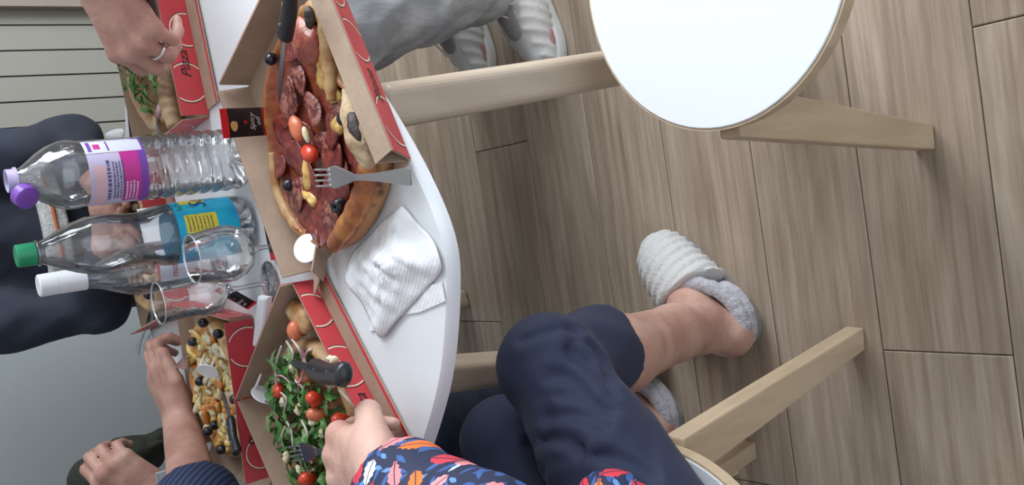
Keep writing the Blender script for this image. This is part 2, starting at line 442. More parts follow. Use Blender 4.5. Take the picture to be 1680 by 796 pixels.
M_whiteplastic = mat('white_plastic', (.83, .84, .86), .35)
M_skin = mat('skin_light', (.58, .36, .285), .55, col2=(.49, .27, .21), scale=22, sss=.12, bump=.25, bscale=160)
M_skin_red = mat('skin_ruddy', (.50, .285, .22), .55, col2=(.40, .20, .155), scale=22, sss=.12, bump=.25, bscale=160)
M_pet = thin_clear('clear_pet', (.99, .993, .996), 1.5, .06, .06, .055)
M_rim = thin_clear('glass_rim', (.95, .96, .97), 1.5, .05, .25, .42)  # strongly whitened: the rim's bright line is put into its colour
M_glass = thin_clear('clear_glass', (.985, .99, .993), 1.55, .05, .05, .05)

# ------------------------------------------------------------------ the setting
def struct(name, geo, m, parent=None, **k):
    o = obj(name, geo, m, parent, **k); o['kind'] = 'structure'; return o
floor = struct('floor', box(-1.8, 2.4, -2.2, 2.75, -.03, -.004), M_gap)
ang = math.atan2(-.065, .998); dv = np.array([math.cos(ang), math.sin(ang)]); nv = np.array([-dv[1], dv[0]])
plank_me = {}
def plank(s0, s1, row):
    """one laminate plank between s0 and s1 along the run, clipped to the room"""
    L = s1 - s0
    key = round(L, 3)
    if key not in plank_me:
        g = .0007; b = .0016; w = .19; a0, a1, b0, b1 = g, L - g, g, w - g
        V = [(a0, b0, -.008), (a1, b0, -.008), (a1, b1, -.008), (a0, b1, -.008),
             (a0, b0, -b), (a1, b0, -b), (a1, b1, -b), (a0, b1, -b),
             (a0 + b, b0 + b, 0), (a1 - b, b0 + b, 0), (a1 - b, b1 - b, 0), (a0 + b, b1 - b, 0)]
        F = [(8, 9, 10, 11)] + [(i, (i + 1) % 4, 4 + (i + 1) % 4, 4 + i) for i in range(4)] + [(4 + i, 4 + (i + 1) % 4, 8 + (i + 1) % 4, 8 + i) for i in range(4)]
        plank_me[key] = mesh('plank', (V, F), M_floor)
    o = bpy.data.objects.new('plank', plank_me[key]); COL.objects.link(o); o.parent = floor
    p = dv * s0 + nv * (.567 + .19 * row)
    o.location = (p[0], p[1], 0); o.rotation_euler = (0, 0, ang)
joints = {0: -.319, -1: .128, 5: .11, 6: -.29}
for row in range(-13, 11):
    j = joints.get(row, .62 + .05 * (row % 3) if row > -6 else random.uniform(-.6, .6))
    for k in (-2, -1, 0, 1):
        s0 = j + k * 1.29; s1 = s0 + 1.29
        s0 = max(s0, -1.72); s1 = min(s1, 2.28)
        if s1 - s0 > .06: plank(round(s0, 3), round(s1, 3), row)
WY = 2.62
wall_back = struct('wall_back', box(-1.8, 2.4, WY, WY + .12, 0, 2.5), M_wall)
wall_left = struct('wall_left', box(-1.92, -1.8, -2.2, WY + .12, 0, 2.5), M_wall)
ceiling = struct('ceiling', box(-1.92, 2.52, -2.2, WY + .12, 2.5, 2.6), M_ceil)
# right wall with the big window that lights the room
wr = struct('wall_right', join(box(2.4, 2.52, -2.2, .0, 0, 2.5), box(2.4, 2.52, 2.0, WY + .12, 0, 2.5), box(2.4, 2.52, 0, 2.0, 0, .65), box(2.4, 2.52, 0, 2.0, 2.4, 2.5)), M_wall)
w1 = struct('window_1', join(box(2.42, 2.5, 0, .06, .65, 2.4), box(2.42, 2.5, 1.94, 2.0, .65, 2.4), box(2.42, 2.5, .06, 1.94, .65, .71), box(2.42, 2.5, .06, 1.94, 2.34, 2.4), box(2.42, 2.5, .97, 1.03, .71, 2.34)), M_whiteplastic)
obj('pane', box(2.455, 2.461, .06, .97, .71, 2.34), M_glass, w1); obj('pane', box(2.455, 2.461, 1.03, 1.94, .71, 2.34), M_glass, w1)
# vertical boards on the back wall
clad = struct('trim_1', box(.25, 2.38, WY - .012, WY - .0005, .02, 2.48), M_gap)
bw = .0675; x = .2665
bme = mesh('board', box(0, bw - .0045, -.012, .0, 0, 2.44), M_panel)
while x < 2.3:
    o = bpy.data.objects.new('board', bme); COL.objects.link(o); o.parent = clad; o.location = (x, WY - .012, .03); x += bw
    bev_ = None
struct('trim_2', box(.845, .975, WY - .055, WY - .0245, .02, 2.46), M_taupe)
struct('baseboard_back', box(-1.8, .24, WY - .015, WY - .0005, 0, .08), M_whiteplastic)

# ------------------------------------------------------------------ table and stools
tp = [(.0, .757), (.045, .762), (.138, .806), (.28, .905), (.42, 1.06), (.505, 1.25), (.51, 1.46), (.452, 1.66), (.345, 1.755),
      (.17, 1.83), (.02, 1.85), (-.07, 1.825), (-.22, 1.74), (-.35, 1.58), (-.415, 1.37), (-.395, 1.17), (-.30, .985), (-.181, .856), (-.127, .808), (-.04, .768)]
tp = [(x_, y_ + (.017 if y_ < .95 else 0)) for x_, y_ in tp]
outline = spline(tp, 5, True)
for _ in range(3): outline = (np.roll(outline, 1, 0) + outline + np.roll(outline, -1, 0) + np.roll(outline, 2, 0) + np.roll(outline, -2, 0)) / 5
table = thing('dining_table', 'white oval dining table with beech plank legs carrying the pizza boxes', 'table', (.05, 1.3, 0))
to = np.array([.05, 1.3])
ol = outline - to
cen = ol.mean(0)
def inset(d):
    n = len(ol); out = []
    for i in range(n):
        t = nrm(ol[(i + 1) % n] - ol[i - 1]); out.append(ol[i] - np.array([t[1], -t[0]]) * d)
    return np.array(out)
rings = [(inset(.03), .730), (inset(.004), .7315), (inset(.0), .735), (inset(.0), .741), (inset(.0015), .7465), (inset(.005), .7495), (inset(.012), .75)]
V = []; F = []; n = len(ol)
for r, z in rings: V += [(p[0], p[1], z) for p in r]
for i in range(len(rings) - 1): F += [(i * n + k, i * n + (k + 1) % n, (i + 1) * n + (k + 1) % n, (i + 1) * n + k) for k in range(n)]
F.append(tuple(range(n))[::-1]); F.append(tuple(range((len(rings) - 1) * n, len(rings) * n)))
tt = obj('tabletop', (V, F), M_white, table, smooth=True, autos=35)
def fin(top_c, foot_c, wdir, w0, w1, t0, t1, ztop, zbot=0.0):
    """tapered plank leg; wdir = direction of its width"""
    w = nrm(wdir); w[2] = 0; w = nrm(w); s = np.array([-w[1], w[0], 0])
    tc = np.array([*top_c, ztop]); fc = np.array([*foot_c, zbot])
    q = [(-1, -1), (1, -1), (1, 1), (-1, 1)]
    return hexa([tuple(fc + w * a * w1 / 2 + s * b * t1 / 2) for a, b in q], [tuple(tc + w * a * w0 / 2 + s * b * t0 / 2) for a, b in q])
def leg_obj(parent, geo, m=None):
    o = obj('leg', geo, m or mat('beech_leg', (.52, .42, .32), .4, col2=(.46, .365, .275), scale=9, stretch=(6, 6, .8)), parent, world=True); bev(o, .012, 5); return o
leg_obj(table, fin((.178, .885), (.236, .860), (1, -.25, 0), .052, .046, .044, .040, .7305))
leg_obj(table, fin((-.141, 1.128), (-.262, 1.238), (.25, 1, 0), .070, .050, .05, .042, .7305))
leg_obj(table, fin((-.06, 1.72), (-.115, 1.855), (1, .2, 0), .06, .045, .05, .045, .7305))
leg_obj(table, fin((.215, 1.74), (.185, 1.905), (1, .0, 0), .06, .045, .05, .045, .7305))

def stool(center, rot0, label, grp=None, angs=(0, 90, 180, 270), top=M_white, R=.18):
    t = thing('stool', label, 'stool', (center[0], center[1], 0), 0, grp)
    n = 72
    def ringp(r): return [(r * math.cos(2 * math.pi * k / n), r * math.sin(2 * math.pi * k / n)) for k in range(n)]
    o = obj('seat_ply', prism(ringp(R), .432, .4488), M_birch, t, autos=35); bev(o, .0015, 1)
    o = obj('seat_top', lathe([(0.0005, .4486), (R - .0035, .4486), (R - .0030, .4500), (R - .0042, .4508), (0.0005, .4508)], n), top, t)
    for a in angs:
        a = math.radians(a + rot0); r = np.array([math.cos(a), math.sin(a), 0]); s = np.array([-r[1], r[0], 0])
        def pt(rad, z, q): return tuple(r * rad + s * q + np.array([0, 0, z]))
        th = .015
        g = hexa([pt(R + .026, 0, -th), pt(R + .062, 0, -th), pt(R + .062, 0, th), pt(R + .026, 0, th)],
                 [pt(R - .05, .4318, -th), pt(R + .010, .4318, -th), pt(R + .010, .4318, th), pt(R - .05, .4318, th)])
        lo = obj('leg', g, M_birch, t); bev(lo, .003, 2)
    for a in (0, 90):
        a = math.radians(a + rot0); dz = .0 if a == math.radians(rot0) else -.032
        c, s_ = math.cos(a), math.sin(a)
        g = xf(box(-R + .10, R - .10, -.018, .018, .40 + dz, .4315 + dz), Matrix.Rotation(a, 4, 'Z'))
        bev(obj('cross_brace', g, M_birch, t), .002, 1)
    return t
stool((.257, .626), 174, 'empty white round stool with thin ply edge and pale birch plank legs')
stool((-.47, .848), -8, 'white round stool that the person in the floral blouse sits on', top=M_white)
stool((-.56, 1.33), 21, 'birch stool partly hidden under the person in dark jeans')

# ------------------------------------------------------------------ pizza boxes
def ring_geo(cx, cz, r0, r1, w, h, n=56):
    V = []; F = []
    for k in range(n):
        a = 2 * math.pi * k / n; b = 2 * math.pi * (k + 1) / n
        q = [(cx + r * math.cos(t), cz + r * math.sin(t)) for r, t in ((r0, a), (r1, a), (r1, b), (r0, b))]
        if all(.001 < p[0] < w - .001 and .0008 < p[1] < h - .0008 for p in q):
            i = len(V); V += [(p[0], p[1], 0) for p in q]; F.append((i, i + 1, i + 2, i + 3))
    return V, F
def pizza_box(label, center, rot, half, walls, wh=.042, seed=0):
    """walls: side -> (tilt, height, outer flap width or 0, doubled) ; sides e, n, w, s in the box's own frame"""
    t = thing('pizza_box', label, 'pizza box', (center[0], center[1], .7502), rot)
    h = half
    bo = obj('base', box(-h, h, -h, h, 0, .003), M_card, t)
    r = random.Random(seed)
    for side, (tilt, hh, flap, dbl) in walls.items():
        a = {'e': 0, 'n': 90, 'w': 180, 's': 270}[side]
        a = math.radians(a); nx = np.array([math.cos(a), math.sin(a), 0]); tx = np.array([-nx[1], nx[0], 0])
        ti = math.radians(tilt); up = np.array([0, 0, 1]) * math.cos(ti) + nx * math.sin(ti); on = np.cross(tx, up)  # on = outward normal
        o0 = nx * (h - .001) - tx * (h - .002) + np.array([0, 0, .0012]); L = 2 * h - .004
        wp = obj('wall_panel', slab(o0, tx, up, L, hh, .002), M_card, t)
        rp = obj('red_print', slab(o0 + on * .0021, tx, up, L, hh, .0007), M_red, wp)
        # rings and lettering on the outside face
        Mx = frame(o0 + on * .0031, tx, up, on)
        gs = []; bl = []
        x = .035 + r.uniform(0, .03)
        while x < L:
            rr = r.choice([.022, .026, .030]); cz = hh * r.uniform(.2, .8)
            gs.append(ring_geo(x, cz, rr - .0022, rr, L, hh)); bl.append(ring_geo(x, cz, rr + .0002, rr + .0011, L, hh))
            x += rr * 2 + r.uniform(.01, .04)
        for nm_, g_, m_ in (('ring_print', gs, M_cream), ('ring_outline', bl, M_black)):
            ro = obj(nm_, xf(join(*g_), Mx), m_, wp); ro['kind'] = 'stuff'
        tg = text_geo('Pizza', .021, .35)
        for tx_ in (L * .3,):
            lo = obj('lettering', xf(shift(tg, (tx_, hh * .5, .0004)), Mx), M_black, wp); lo['kind'] = 'stuff'
        if dbl:
            w2 = obj('inner_wall', slab(o0 - nx * dbl, tx, np.array([0, 0, 1]) * .97 + nx * .05, L, hh * .96, .002), M_card, t)
            tp_ = o0 + up * hh; ti_ = o0 - nx * dbl + nrm(np.array([0, 0, 1]) * .97 + nx * .05) * hh * .96
            ex = nrm(tp_ - ti_)
            rt = obj('wall_top_strip', slab(ti_, tx, -ex, L, -np.linalg.norm(tp_ - ti_) - .0015, .0012), M_card, t)
        if flap:
            a0, a1, w0, w1 = flap if isinstance(flap, tuple) else (.006, L - .006, flap, flap)
            fo_ = nx * (h + .003) - tx * (h - .002); up_ = np.array([0, 0, 1.0])
            def fp(a, w, z): return tuple(fo_ + tx * a + nx * w + up_ * (z + w * .05))
            q = [(a0, 0), (a0, w0), (a1, w1), (a1, 0)]
            fo = obj('outer_flap', hexa([fp(a, w, .0006) for a, w in q], [fp(a, w, .0024) for a, w in q]), M_card, t)
            q = [(a0, w0 - .006), (a0, w0), (a1, w1), (a1, w1 - .006)]
            obj('flap_edge', hexa([fp(a, w, .0025) for a, w in q], [fp(a, w, .0031) for a, w in q]), M_red, fo)
    return t
E1 = nrm([.33, -.944]); E2 = np.array([-E1[1], E1[0]])
# box 1 (near right): own +x axis along E2 (to the right), +y away
B1 = np.array([.012, 1.072]); h1 = .14
c1 = B1 + E1 * h1 + E2 * h1; r1 = math.atan2(E2[1], E2[0])
bx1 = pizza_box('open pizza box of the salami pizza, overhanging the table edge beside the paper towel', c1, r1, h1,
                {'s': (36, .040, 0, .004), 'n': (10, .044, 0, 0), 'e': (4, .042, 0, 0)}, seed=3)
g = [slab((-h1 - .002, h1 - .045, .004), nrm((-.5, .15, .22)), nrm((.1, -.6, .5)), .030, .040, .0016), slab((-h1 + .002, h1 - .004, .0045), nrm((-.7, .25, .15)), nrm((.2, -1, .1)), .035, .034, .0016), slab((-h1 - .004, h1 - .085, .004), nrm((-.5, .1, .45)), nrm((.1, -1, .05)), .022, .05, .0016)]
for q in g: obj('corner_tab', q, M_card, bx1)
# box 2 (near left)
d2 = nrm([-.84, -.545]); c2e = np.array([.002, 1.088]); h2 = .14
c2 = c2e + d2 * h2 + np.array([d2[1], -d2[0]]) * h2
r2 = math.atan2(-d2[1], -d2[0])
bx2 = pizza_box('open pizza box of the rocket salad pizza, its near flap folded out over the table', c2, r2, h2,
                {'s': (6, .030, .036, 0), 'e': (2, .044, 0, 0), 'n': (-1, .042, 0, 0), 'w': (55, .03, 0, 0)}, seed=5)
bx3 = pizza_box('open pizza box of the yellow cheese pizza with olives', (-.137, 1.453), math.radians(-9), .124,
                {'s': (-1, .043, (.004, .115, .055, .008), 0), 'n': (8, .028, 0, 0), 'w': (60, .03, 0, 0), 'e': (2, .035, 0, 0)}, seed=8)
bx4 = pizza_box('open pizza box under the hand wearing a ring, red rings on its side', (.398, 1.462), math.radians(2), .131,
                {'s': (6, .043, .05, 0), 'w': (4, .040, 0, 0), 'n': (12, .034, 0, 0), 'e': (5, .04, 0, 0)}, seed=12)
bx5 = pizza_box('open pizza box in front of the person in the navy sweater', (.112, 1.712), math.radians(6), .128,
                {'s': (5, .042, (.03, .235, .040, .040), 0), 'n': (76, .030, 0, 0), 'w': (6, .038, 0, 0), 'e': (5, .04, 0, 0)}, seed=21)

# ------------------------------------------------------------------ pizzas
def outline_from_px(pts, z):
    return np.array([P(x, y, z)[:2] for x, y in pts])
M_p_salami = attr_mat('salami_pizza_surface', 'kind_value', [(0, (.14, .02, .012)), (.35, (.24, .045, .02)), (.5, (.28, .085, .03)), (.64, (.38, .14, .04)), (.8, (.44, .22, .085)), (.95, (.10, .04, .02))], noise=.75, rough=.35, nscale=55)
M_p_green = attr_mat('rocket_pizza_surface', 'kind_value', [(0, (.16, .05, .022)), (.4, (.34, .14, .06)), (.6, (.46, .26, .12)), (.85, (.48, .29, .14))], noise=.5, rough=.5)
M_p_cheese = attr_mat('cheese_pizza_surface', 'kind_value', [(0, (.62, .46, .16)), (.2, (.68, .55, .24)), (.38, (.62, .36, .10)), (.52, (.50, .20, .06)), (.7, (.62, .38, .16)), (.9, (.42, .21, .08))], noise=.75, rough=.4, nscale=45)
M_p_brown = attr_mat('mushroom_pizza_surface', 'kind_value', [(0, (.16, .07, .035)), (.4, (.32, .17, .08)), (.65, (.50, .32, .17)), (.9, (.45, .26, .12))], noise=.6, rough=.5)
def pizza(label, pts, m, z0=.7536, rim=.02, crust=.022, thick=.010, seed=0, lift=None):
    """pts: outline in the table plane"""
    pts = np.asarray(pts, float); c = pts.mean(0)
    root = thing('pizza', label, 'pizza', (c[0], c[1], z0))
    a = np.arctan2(pts[:, 1] - c[1], pts[:, 0] - c[0]); r = np.hypot(pts[:, 0] - c[0], pts[:, 1] - c[1])
    o = np.argsort(a); a = a[o]; r = r[o]; a = np.r_[a[-1] - 2 * math.pi, a, a[0] + 2 * math.pi]; r = np.r_[r[-1], r, r[0]]
    n = 110; th = np.linspace(-math.pi, math.pi, n, endpoint=False); R = np.interp(th, a, r)
    R = np.convolve(np.r_[R[-3:], R, R[:3]], np.ones(7) / 7, 'valid')
    fr = np.r_[np.linspace(.06, .8, 22), .84, .88, .92, .955, .98, 1.0]
    V = [(0, 0, thick)]; K = [.25]
    for f in fr:
        for t, q in zip(th, R):
            e = (1 - f) * q                                  # distance from the edge
            x, y = f * q * math.cos(t), f * q * math.sin(t)
            z = thick + (crust - thick) * math.exp(-((e - rim * .55) / (rim * .55)) ** 2) * (1 + .25 * math.sin(5 * t + seed))
            if e < .004: z = min(z, crust * (.35 + e / .004 * .6))
            K.append(min(max(.28 + .5 * math.exp(-(e / (rim * 1.05)) ** 2) * (1 + .2 * math.sin(3 * t + seed)), 0), 1))
            V.append((x, y, z))
    V = np.array(V); V[1:, 2] += hash_noise(V[1:], 90, seed) * .0016
    nb = len(V); V = V.tolist(); 
    for t, q in zip(th, R): V.append((q * .985 * math.cos(t), q * .985 * math.sin(t), 0)); K.append(.8)
    F = [(0, 1 + k, 1 + (k + 1) % n) for k in range(n)]
    for i in range(len(fr)):
        for k in range(n):
            a0 = 1 + i * n + k; b0 = 1 + i * n + (k + 1) % n
            F.append((a0, a0 + n, b0 + n, b0))
    F.append(tuple(range(nb, nb + n))[::-1])
    ob = obj('crust', (V, F), m, root, smooth=True)
    at = ob.data.attributes.new('kind_value', 'FLOAT', 'POINT'); at.data.foreach_set('value', K)
    root['_top'] = thick
    return root
def at_px(root, px, py, z): return np.array(P(px, py, z)) - np.array(root.location)
M_salami = mat('salami', (.125, .015, .013), .25, col2=(.24, .045, .032), scale=85, lo=.42, hi=.66, bump=.5, bscale=130)
M_salami_d = mat('salami_dark', (.11, .020, .018), .28, col2=(.33, .12, .09), scale=140, lo=.45, hi=.62, bump=.7, bscale=160)
M_olive = mat('black_olive', (.012, .012, .02), .22)
M_tomato = mat('cherry_tomato', (.62, .06, .02), .22, col2=(.52, .035, .015), scale=30)
M_tomato_in = mat('tomato_flesh', (.62, .17, .08), .3)
M_cheese = mat('melted_cheese', (.66, .43, .13), .3, col2=(.50, .24, .06), scale=45, bump=.5, bscale=70)
M_mozz = mat('mozzarella', (.66, .60, .42), .4, col2=(.55, .45, .24), scale=60, bump=.3)
M_crustb = mat('bread_crust', (.52, .32, .15), .6, col2=(.34, .15, .05), scale=40, bump=.5, bscale=90)
M_char = mat('charred_crust', (.03, .022, .02), .6, col2=(.08, .05, .035), scale=60, bump=.8, bscale=120)
M_leaf = mat('rocket_leaf', (.045, .15, .022), .45, col2=(.10, .25, .05), scale=40)
M_leaf2 = mat('rocket_leaf_pale', (.12, .22, .07), .5, col2=(.2, .3, .1), scale=40)
M_onion = mat('red_onion', (.33, .11, .16), .35, col2=(.62, .48, .5), scale=50)
M_sauce = mat('cream_sauce', (.52, .45, .38), .4)
M_mush = mat('mushroom_slice', (.46, .33, .21), .5, col2=(.30, .18, .10), scale=50)
def disc_geo(r, t, seed, squash=1.0, cup=.15):
    n = 26; rr = random.Random(seed); ph = [rr.uniform(0, 6) for _ in range(4)]
    V = []; F = []
    for f, z in ((1.0, 0), (1.02, t * .5), (.985, t), (.7, t * 1.1), (.35, t * 1.05)):
        for k in range(n):
            a = 2 * math.pi * k / n; q = r * f * (1 + .05 * math.sin(2 * a + ph[0]) + .03 * math.sin(5 * a + ph[1]))
            V.append((q * math.cos(a), q * math.sin(a) * squash, z + cup * r * f * f * math.sin(2 * a + ph[2]) * .6))
    for i in range(4): F += [(i * n + k, i * n + (k + 1) % n, (i + 1) * n + (k + 1) % n, (i + 1) * n + k) for k in range(n)]
    F.append(tuple(range(n))[::-1]); F.append(tuple(range(4 * n, 5 * n)))
    return V, F
def put(name, geo, m, root, loc, rot=(0, 0, 0), smooth=True): return obj(name, geo, m, root, smooth=smooth, loc=tuple(loc), rot=rot)
def olive_geo(r):
    g = lathe([(.0016, .72 * r), (.35 * r, .98 * r), (.75 * r, .7 * r), (r * .98, .1 * r), (.85 * r, -.55 * r), (.45 * r, -.95 * r), (.001, -1.05 * r), ], 16)
    return join(g, lathe([(.0016, .72 * r), (.0012, .2 * r), (.0002, .18 * r)], 16))

# pizza 1: salami
px1 = [(503, 6), (532, 8), (548, 50), (556, 100), (562, 140), (588, 150), (610, 152), (622, 195), (626, 250), (616, 315), (588, 376), (547, 413), (512, 402), (468, 362), (448, 308), (439, 240), (436, 180), (438, 128), (448, 70), (478, 30)]
def in_box1(p, m):
    # keep a point of the pizza inside the box's upright walls (the side towards the bottles is open)
    l = np.array([(p[0] - c1[0]) * E2[0] + (p[1] - c1[1]) * E2[1], -((p[0] - c1[0]) * E1[0] + (p[1] - c1[1]) * E1[1])])
    l = np.clip(l, (-.5, -h1 + m), (h1 - m, h1 - m))
    return c1 + E2 * l[0] - E1 * l[1]
pz1 = pizza('large salami pizza with charred crust, olives and a fork on top', np.array([in_box1(p, .011) for p in outline_from_px(px1, .772)]), M_p_salami, rim=.013, crust=.022, thick=.013, seed=2)
zt = .770
for i, (x, y, r, sq, dark, tilt) in enumerate([
        (478, 70, .026, .8, 0, .25), (505, 65, .024, .9, 0, -.2), (492, 132, .022, .62, 1, .1), (514, 180, .024, .6, 1, .15), (475, 160, .026, .8, 1, 0),
        (467, 215, .025, .8, 0, .1), (500, 225, .024, .8, 0, -.1), (458, 272, .021, .8, 0, .15), (488, 262, .027, .85, 0, .1), (545, 215, .022, .8, 0, -.1), (576, 232, .029, .85, 0, .15),
        (528, 250, .026, .8, 1, 0), (556, 302, .031, .8, 0, .1), (512, 300, .026, .8, 0, 0), (488, 322, .027, .7, 1, 0), (507, 352, .030, .75, 0, -.1), (528, 372, .026, .7, 0, .1),
        (545, 355, .024, .8, 1, 0), (550, 260, .022, .8, 0, 0), (560, 190, .020, .8, 1, .1), (470, 190, .018, .8, 0, .1), (530, 330, .022, .8, 0, -.1), (516, 390, .018, .7, 0, 0), (590, 270, .020, .8, 0, .1)]):
    put('salami_slice', disc_geo(r * 1.0, .0022, i, sq), M_salami_d if dark else M_salami, pz1, at_px(pz1, x, y, zt + .001 * (i % 5)), (tilt, tilt * .6, random.uniform(0, 6)))
og = olive_geo(.0078)
for x, y, s in [(445, 97, 1.0), (473, 304, 1.0), (557, 338, 1.25), (566, 195, 1.15), (478, 8, .8)]:
    o = put('olive', og, M_olive, pz1, at_px(pz1, x, y, .7785), (random.uniform(-.8, .8), random.uniform(-.8, .8), 0)); o.scale = (s, s, s)
put('tomato_half', blob(.017, .011, .0095, 3, .03), M_tomato, pz1, at_px(pz1, 508, 252, .782), (0, .2, 1.1))
put('tomato_half', blob(.017, .012, .008, 4, .05), M_tomato_in, pz1, at_px(pz1, 487, 211, .780), (0, 0, .4))
put('garlic_clove', blob(.011, .0042, .004, 5, .02), M_mozz, pz1, at_px(pz1, 502, 221, .784), (0, 0, .25))
for i, (x, y, a, b) in enumerate([(532, 122, .020, .014), (546, 152, .018, .012), (556, 205, .014, .012), (505, 288, .018, .010), (510, 325, .016, .009), (530, 100, .012, .014)]):
    put('cheese_blob', blob(a, b, .006, 10 + i, .16), M_cheese, pz1, at_px(pz1, x, y, .774), (0, 0, i))
put('ham_mound', blob(.032, .027, .014, 21, .06), mat('pink_ham', (.28, .055, .04), .25, col2=(.42, .14, .09), scale=60, bump=.6, bscale=90), pz1, at_px(pz1, 503, 68, .779), (0, 0, .6))
# crust ridge, doubled piece and burnt spots
def ridge(name, pxs, z, rad, m, root, flat=.75):
    pts = np.array([at_px(root, x, y, zz) for (x, y), zz in zip(pxs, z if isinstance(z, (list, tuple)) else [z] * len(pxs))])
    sp = spline(pts, 6); n = len(sp); r = [rad * (.55 + .45 * math.sin(math.pi * min(max(i / (n - 1), .04), .96)) ** .5) * (1 + .07 * math.sin(i * 1.7)) for i in range(n)]
    return obj(name, tube(sp, r, 12, True, flat), m, root, smooth=True)
ridge('crust_ridge', [(498, 22), (516, 14), (531, 26), (537, 70), (542, 120), (545, 165)], .778, .0115, M_crustb, pz1)
M_cr_o = mat('oily_crust', (.48, .19, .05), .35, col2=(.26, .075, .025), scale=38, bump=.4, bscale=70)
ridge('crust_ridge', [(604, 250), (602, 285), (593, 325), (574, 362), (547, 402)], .779, .0145, M_cr_o, pz1)
ridge('crust_ridge', [(446, 250), (450, 285), (458, 320), (478, 362), (505, 392)], .772, .0075, M_crustb, pz1)
cq = [at_px(pz1, 576, 134, .780), at_px(pz1, 592, 166, .783), at_px(pz1, 602, 212, .784), at_px(pz1, 604, 262, .781)]
cq = [np.r_[in_box1((q + np.array(pz1.location))[:2], .023) - np.array(pz1.location)[:2], q[2]] for q in cq]
fdv = nrm(cq[3] - cq[0]); M_palecr = mat('pale_crust', (.52, .38, .23), .75, col2=(.30, .14, .06), scale=45, lo=.5, hi=.72, bump=.6, bscale=110)
obj('folded_crust', sdf_mesh([(cq[k], (.005, .0125, .0155, .012)[k], cq[k + 1], (.005, .0125, .0155, .012)[k + 1], .012, ((0, 0, 1), 1.25)) for k in range(3)], .0042, disp=lambda p: hash_noise(p, 150, 3) * .002), M_palecr, pz1, smooth=True)
put('burnt_patch', blob(.008, .020, .008, 32, .08), M_char, pz1, at_px(pz1, 584, 212, .790), (0, .3, math.atan2(fdv[1], fdv[0]) - math.pi / 2))
put('burnt_patch', blob(.007, .012, .006, 33, .1), M_char, pz1, at_px(pz1, 508, 28, .790), (0, 0, 1.3))

# pizza 2: rocket and tomato
def disc_pts(c, r, sx=1.0, seed=0, n=20):
    rr = random.Random(seed)
    return [(c[0] + r * sx * math.cos(6.283 * k / n) * rr.uniform(.95, 1.03), c[1] + r * math.sin(6.283 * k / n) * rr.uniform(.95, 1.03)) for k in range(n)]
pz2 = pizza('pizza covered in rocket leaves, onion rings and cherry tomatoes in front of the floral sleeve', disc_pts(c2, .122, seed=4), M_p_green, crust=.020, thick=.010, seed=4)
def leaf_mesh(seed):
    rr = random.Random(seed); n = 7; L = rr.uniform(.022, .034); V = []; F = []
    bend = rr.uniform(-.9, .9); curl = rr.uniform(.3, 1.1)
    for i in range(n):
        f = i / (n - 1); a = bend * f; w = .0042 * (math.sin(math.pi * min(f * .9 + .08, 1)) ** .7) * (1.25 if i % 2 else .65) + .0004
        x = L * (f - .5); y = bend * L * .3 * (f - .5) ** 2 * 4; z = curl * .010 * (1 - (2 * f - 1) ** 2)
        V += [(x, y - w, z + w * .5), (x, y, z), (x, y + w, z + w * .5)]
    for i in range(n - 1):
        a = i * 3; F += [(a, a + 3, a + 4, a + 1), (a + 1, a + 4, a + 5, a + 2)]
    return mesh('leaf', (V, F), M_leaf if seed % 3 else M_leaf2, True)
LEAVES = [leaf_mesh(i) for i in range(9)]
def leaves(root, n, area_fn, z0, zs, seed):
    rr = random.Random(seed)
    for i in range(n):
        x, y = area_fn(rr)
        o = bpy.data.objects.new('leaf', LEAVES[rr.randrange(9)]); COL.objects.link(o); o.parent = root
        o.location = (x - root.location[0], y - root.location[1], z0 + rr.uniform(0, zs) - root.location[2])
        o.rotation_euler = (rr.uniform(-.8, .8), rr.uniform(-.8, .8), rr.uniform(0, 6.28)); s = rr.uniform(.75, 1.15); o.scale = (s, s, s)
def in_disc(c, r):
    def f(rr):
        a = rr.uniform(0, 6.283); q = r * math.sqrt(rr.random()); return c[0] + q * math.cos(a), c[1] + q * math.sin(a)
    return f
leaves(pz2, 290, in_disc(c2 + np.array([.0, .0]), .105), .766, .022, 5)
def noodle(root, name, pxs, z, r, m):
    pts = np.array([at_px(root, x, y, z + .003 * math.sin(i * 2.1)) for i, (x, y) in enumerate(pxs)])
    return obj(name, tube(spline(pts, 6), r, 8), m, root, smooth=True)
for pxs in [[(462, 568), (455, 590), (452, 612), (458, 626)], [(478, 556), (490, 572), (497, 592), (494, 606)], [(470, 560), (481, 580), (479, 598), (490, 610)], [(455, 640), (470, 655), (466, 680), (475, 700)],
            [(495, 690), (505, 715), (498, 740), (512, 760)], [(480, 735), (492, 755), (500, 775), (515, 770)], [(556, 640), (570, 655), (580, 668)], [(468, 700), (462, 720), (470, 745)]]:
    noodle(pz2, 'sauce_drizzle', pxs, .789, .0016, M_sauce)
for i, (x, y) in enumerate([(515, 590), (545, 612), (490, 600), (480, 720), (500, 650), (470, 640)]):
    a = np.linspace(0, 4.6, 18); rr_ = .013 + .004 * (i % 3); p0 = at_px(pz2, x, y, .787)
    pts = np.stack([p0[0] + rr_ * np.cos(a + i), p0[1] + rr_ * np.sin(a + i), p0[2] + .006 * np.sin(a)], -1)
    obj('onion_ring', tube(pts, .0015, 7), M_onion, pz2, smooth=True)
for i, (x, y, z) in enumerate([(483, 543, .784), (457, 640, .788), (515, 655, .795), (520, 680, .792), (505, 785, .79), (560, 690, .784), (500, 620, .782)]):
    put('tomato_half', blob(.0135, .010, .009, 40 + i, .03), M_tomato if i % 3 else M_tomato_in, pz2, at_px(pz2, x, y, z), (.3, .4 * i, i * 1.2))
for i, (x, y) in enumerate([(490, 672), (513, 690), (465, 660), (480, 605), (505, 735), (545, 590), (470, 750), (492, 770), (530, 710), (520, 610)]):
    put('mozzarella_lump', blob(.007, .006, .005, 60 + i, .2), M_mozz, pz2, at_px(pz2, x, y, .789), (0, .3, i))
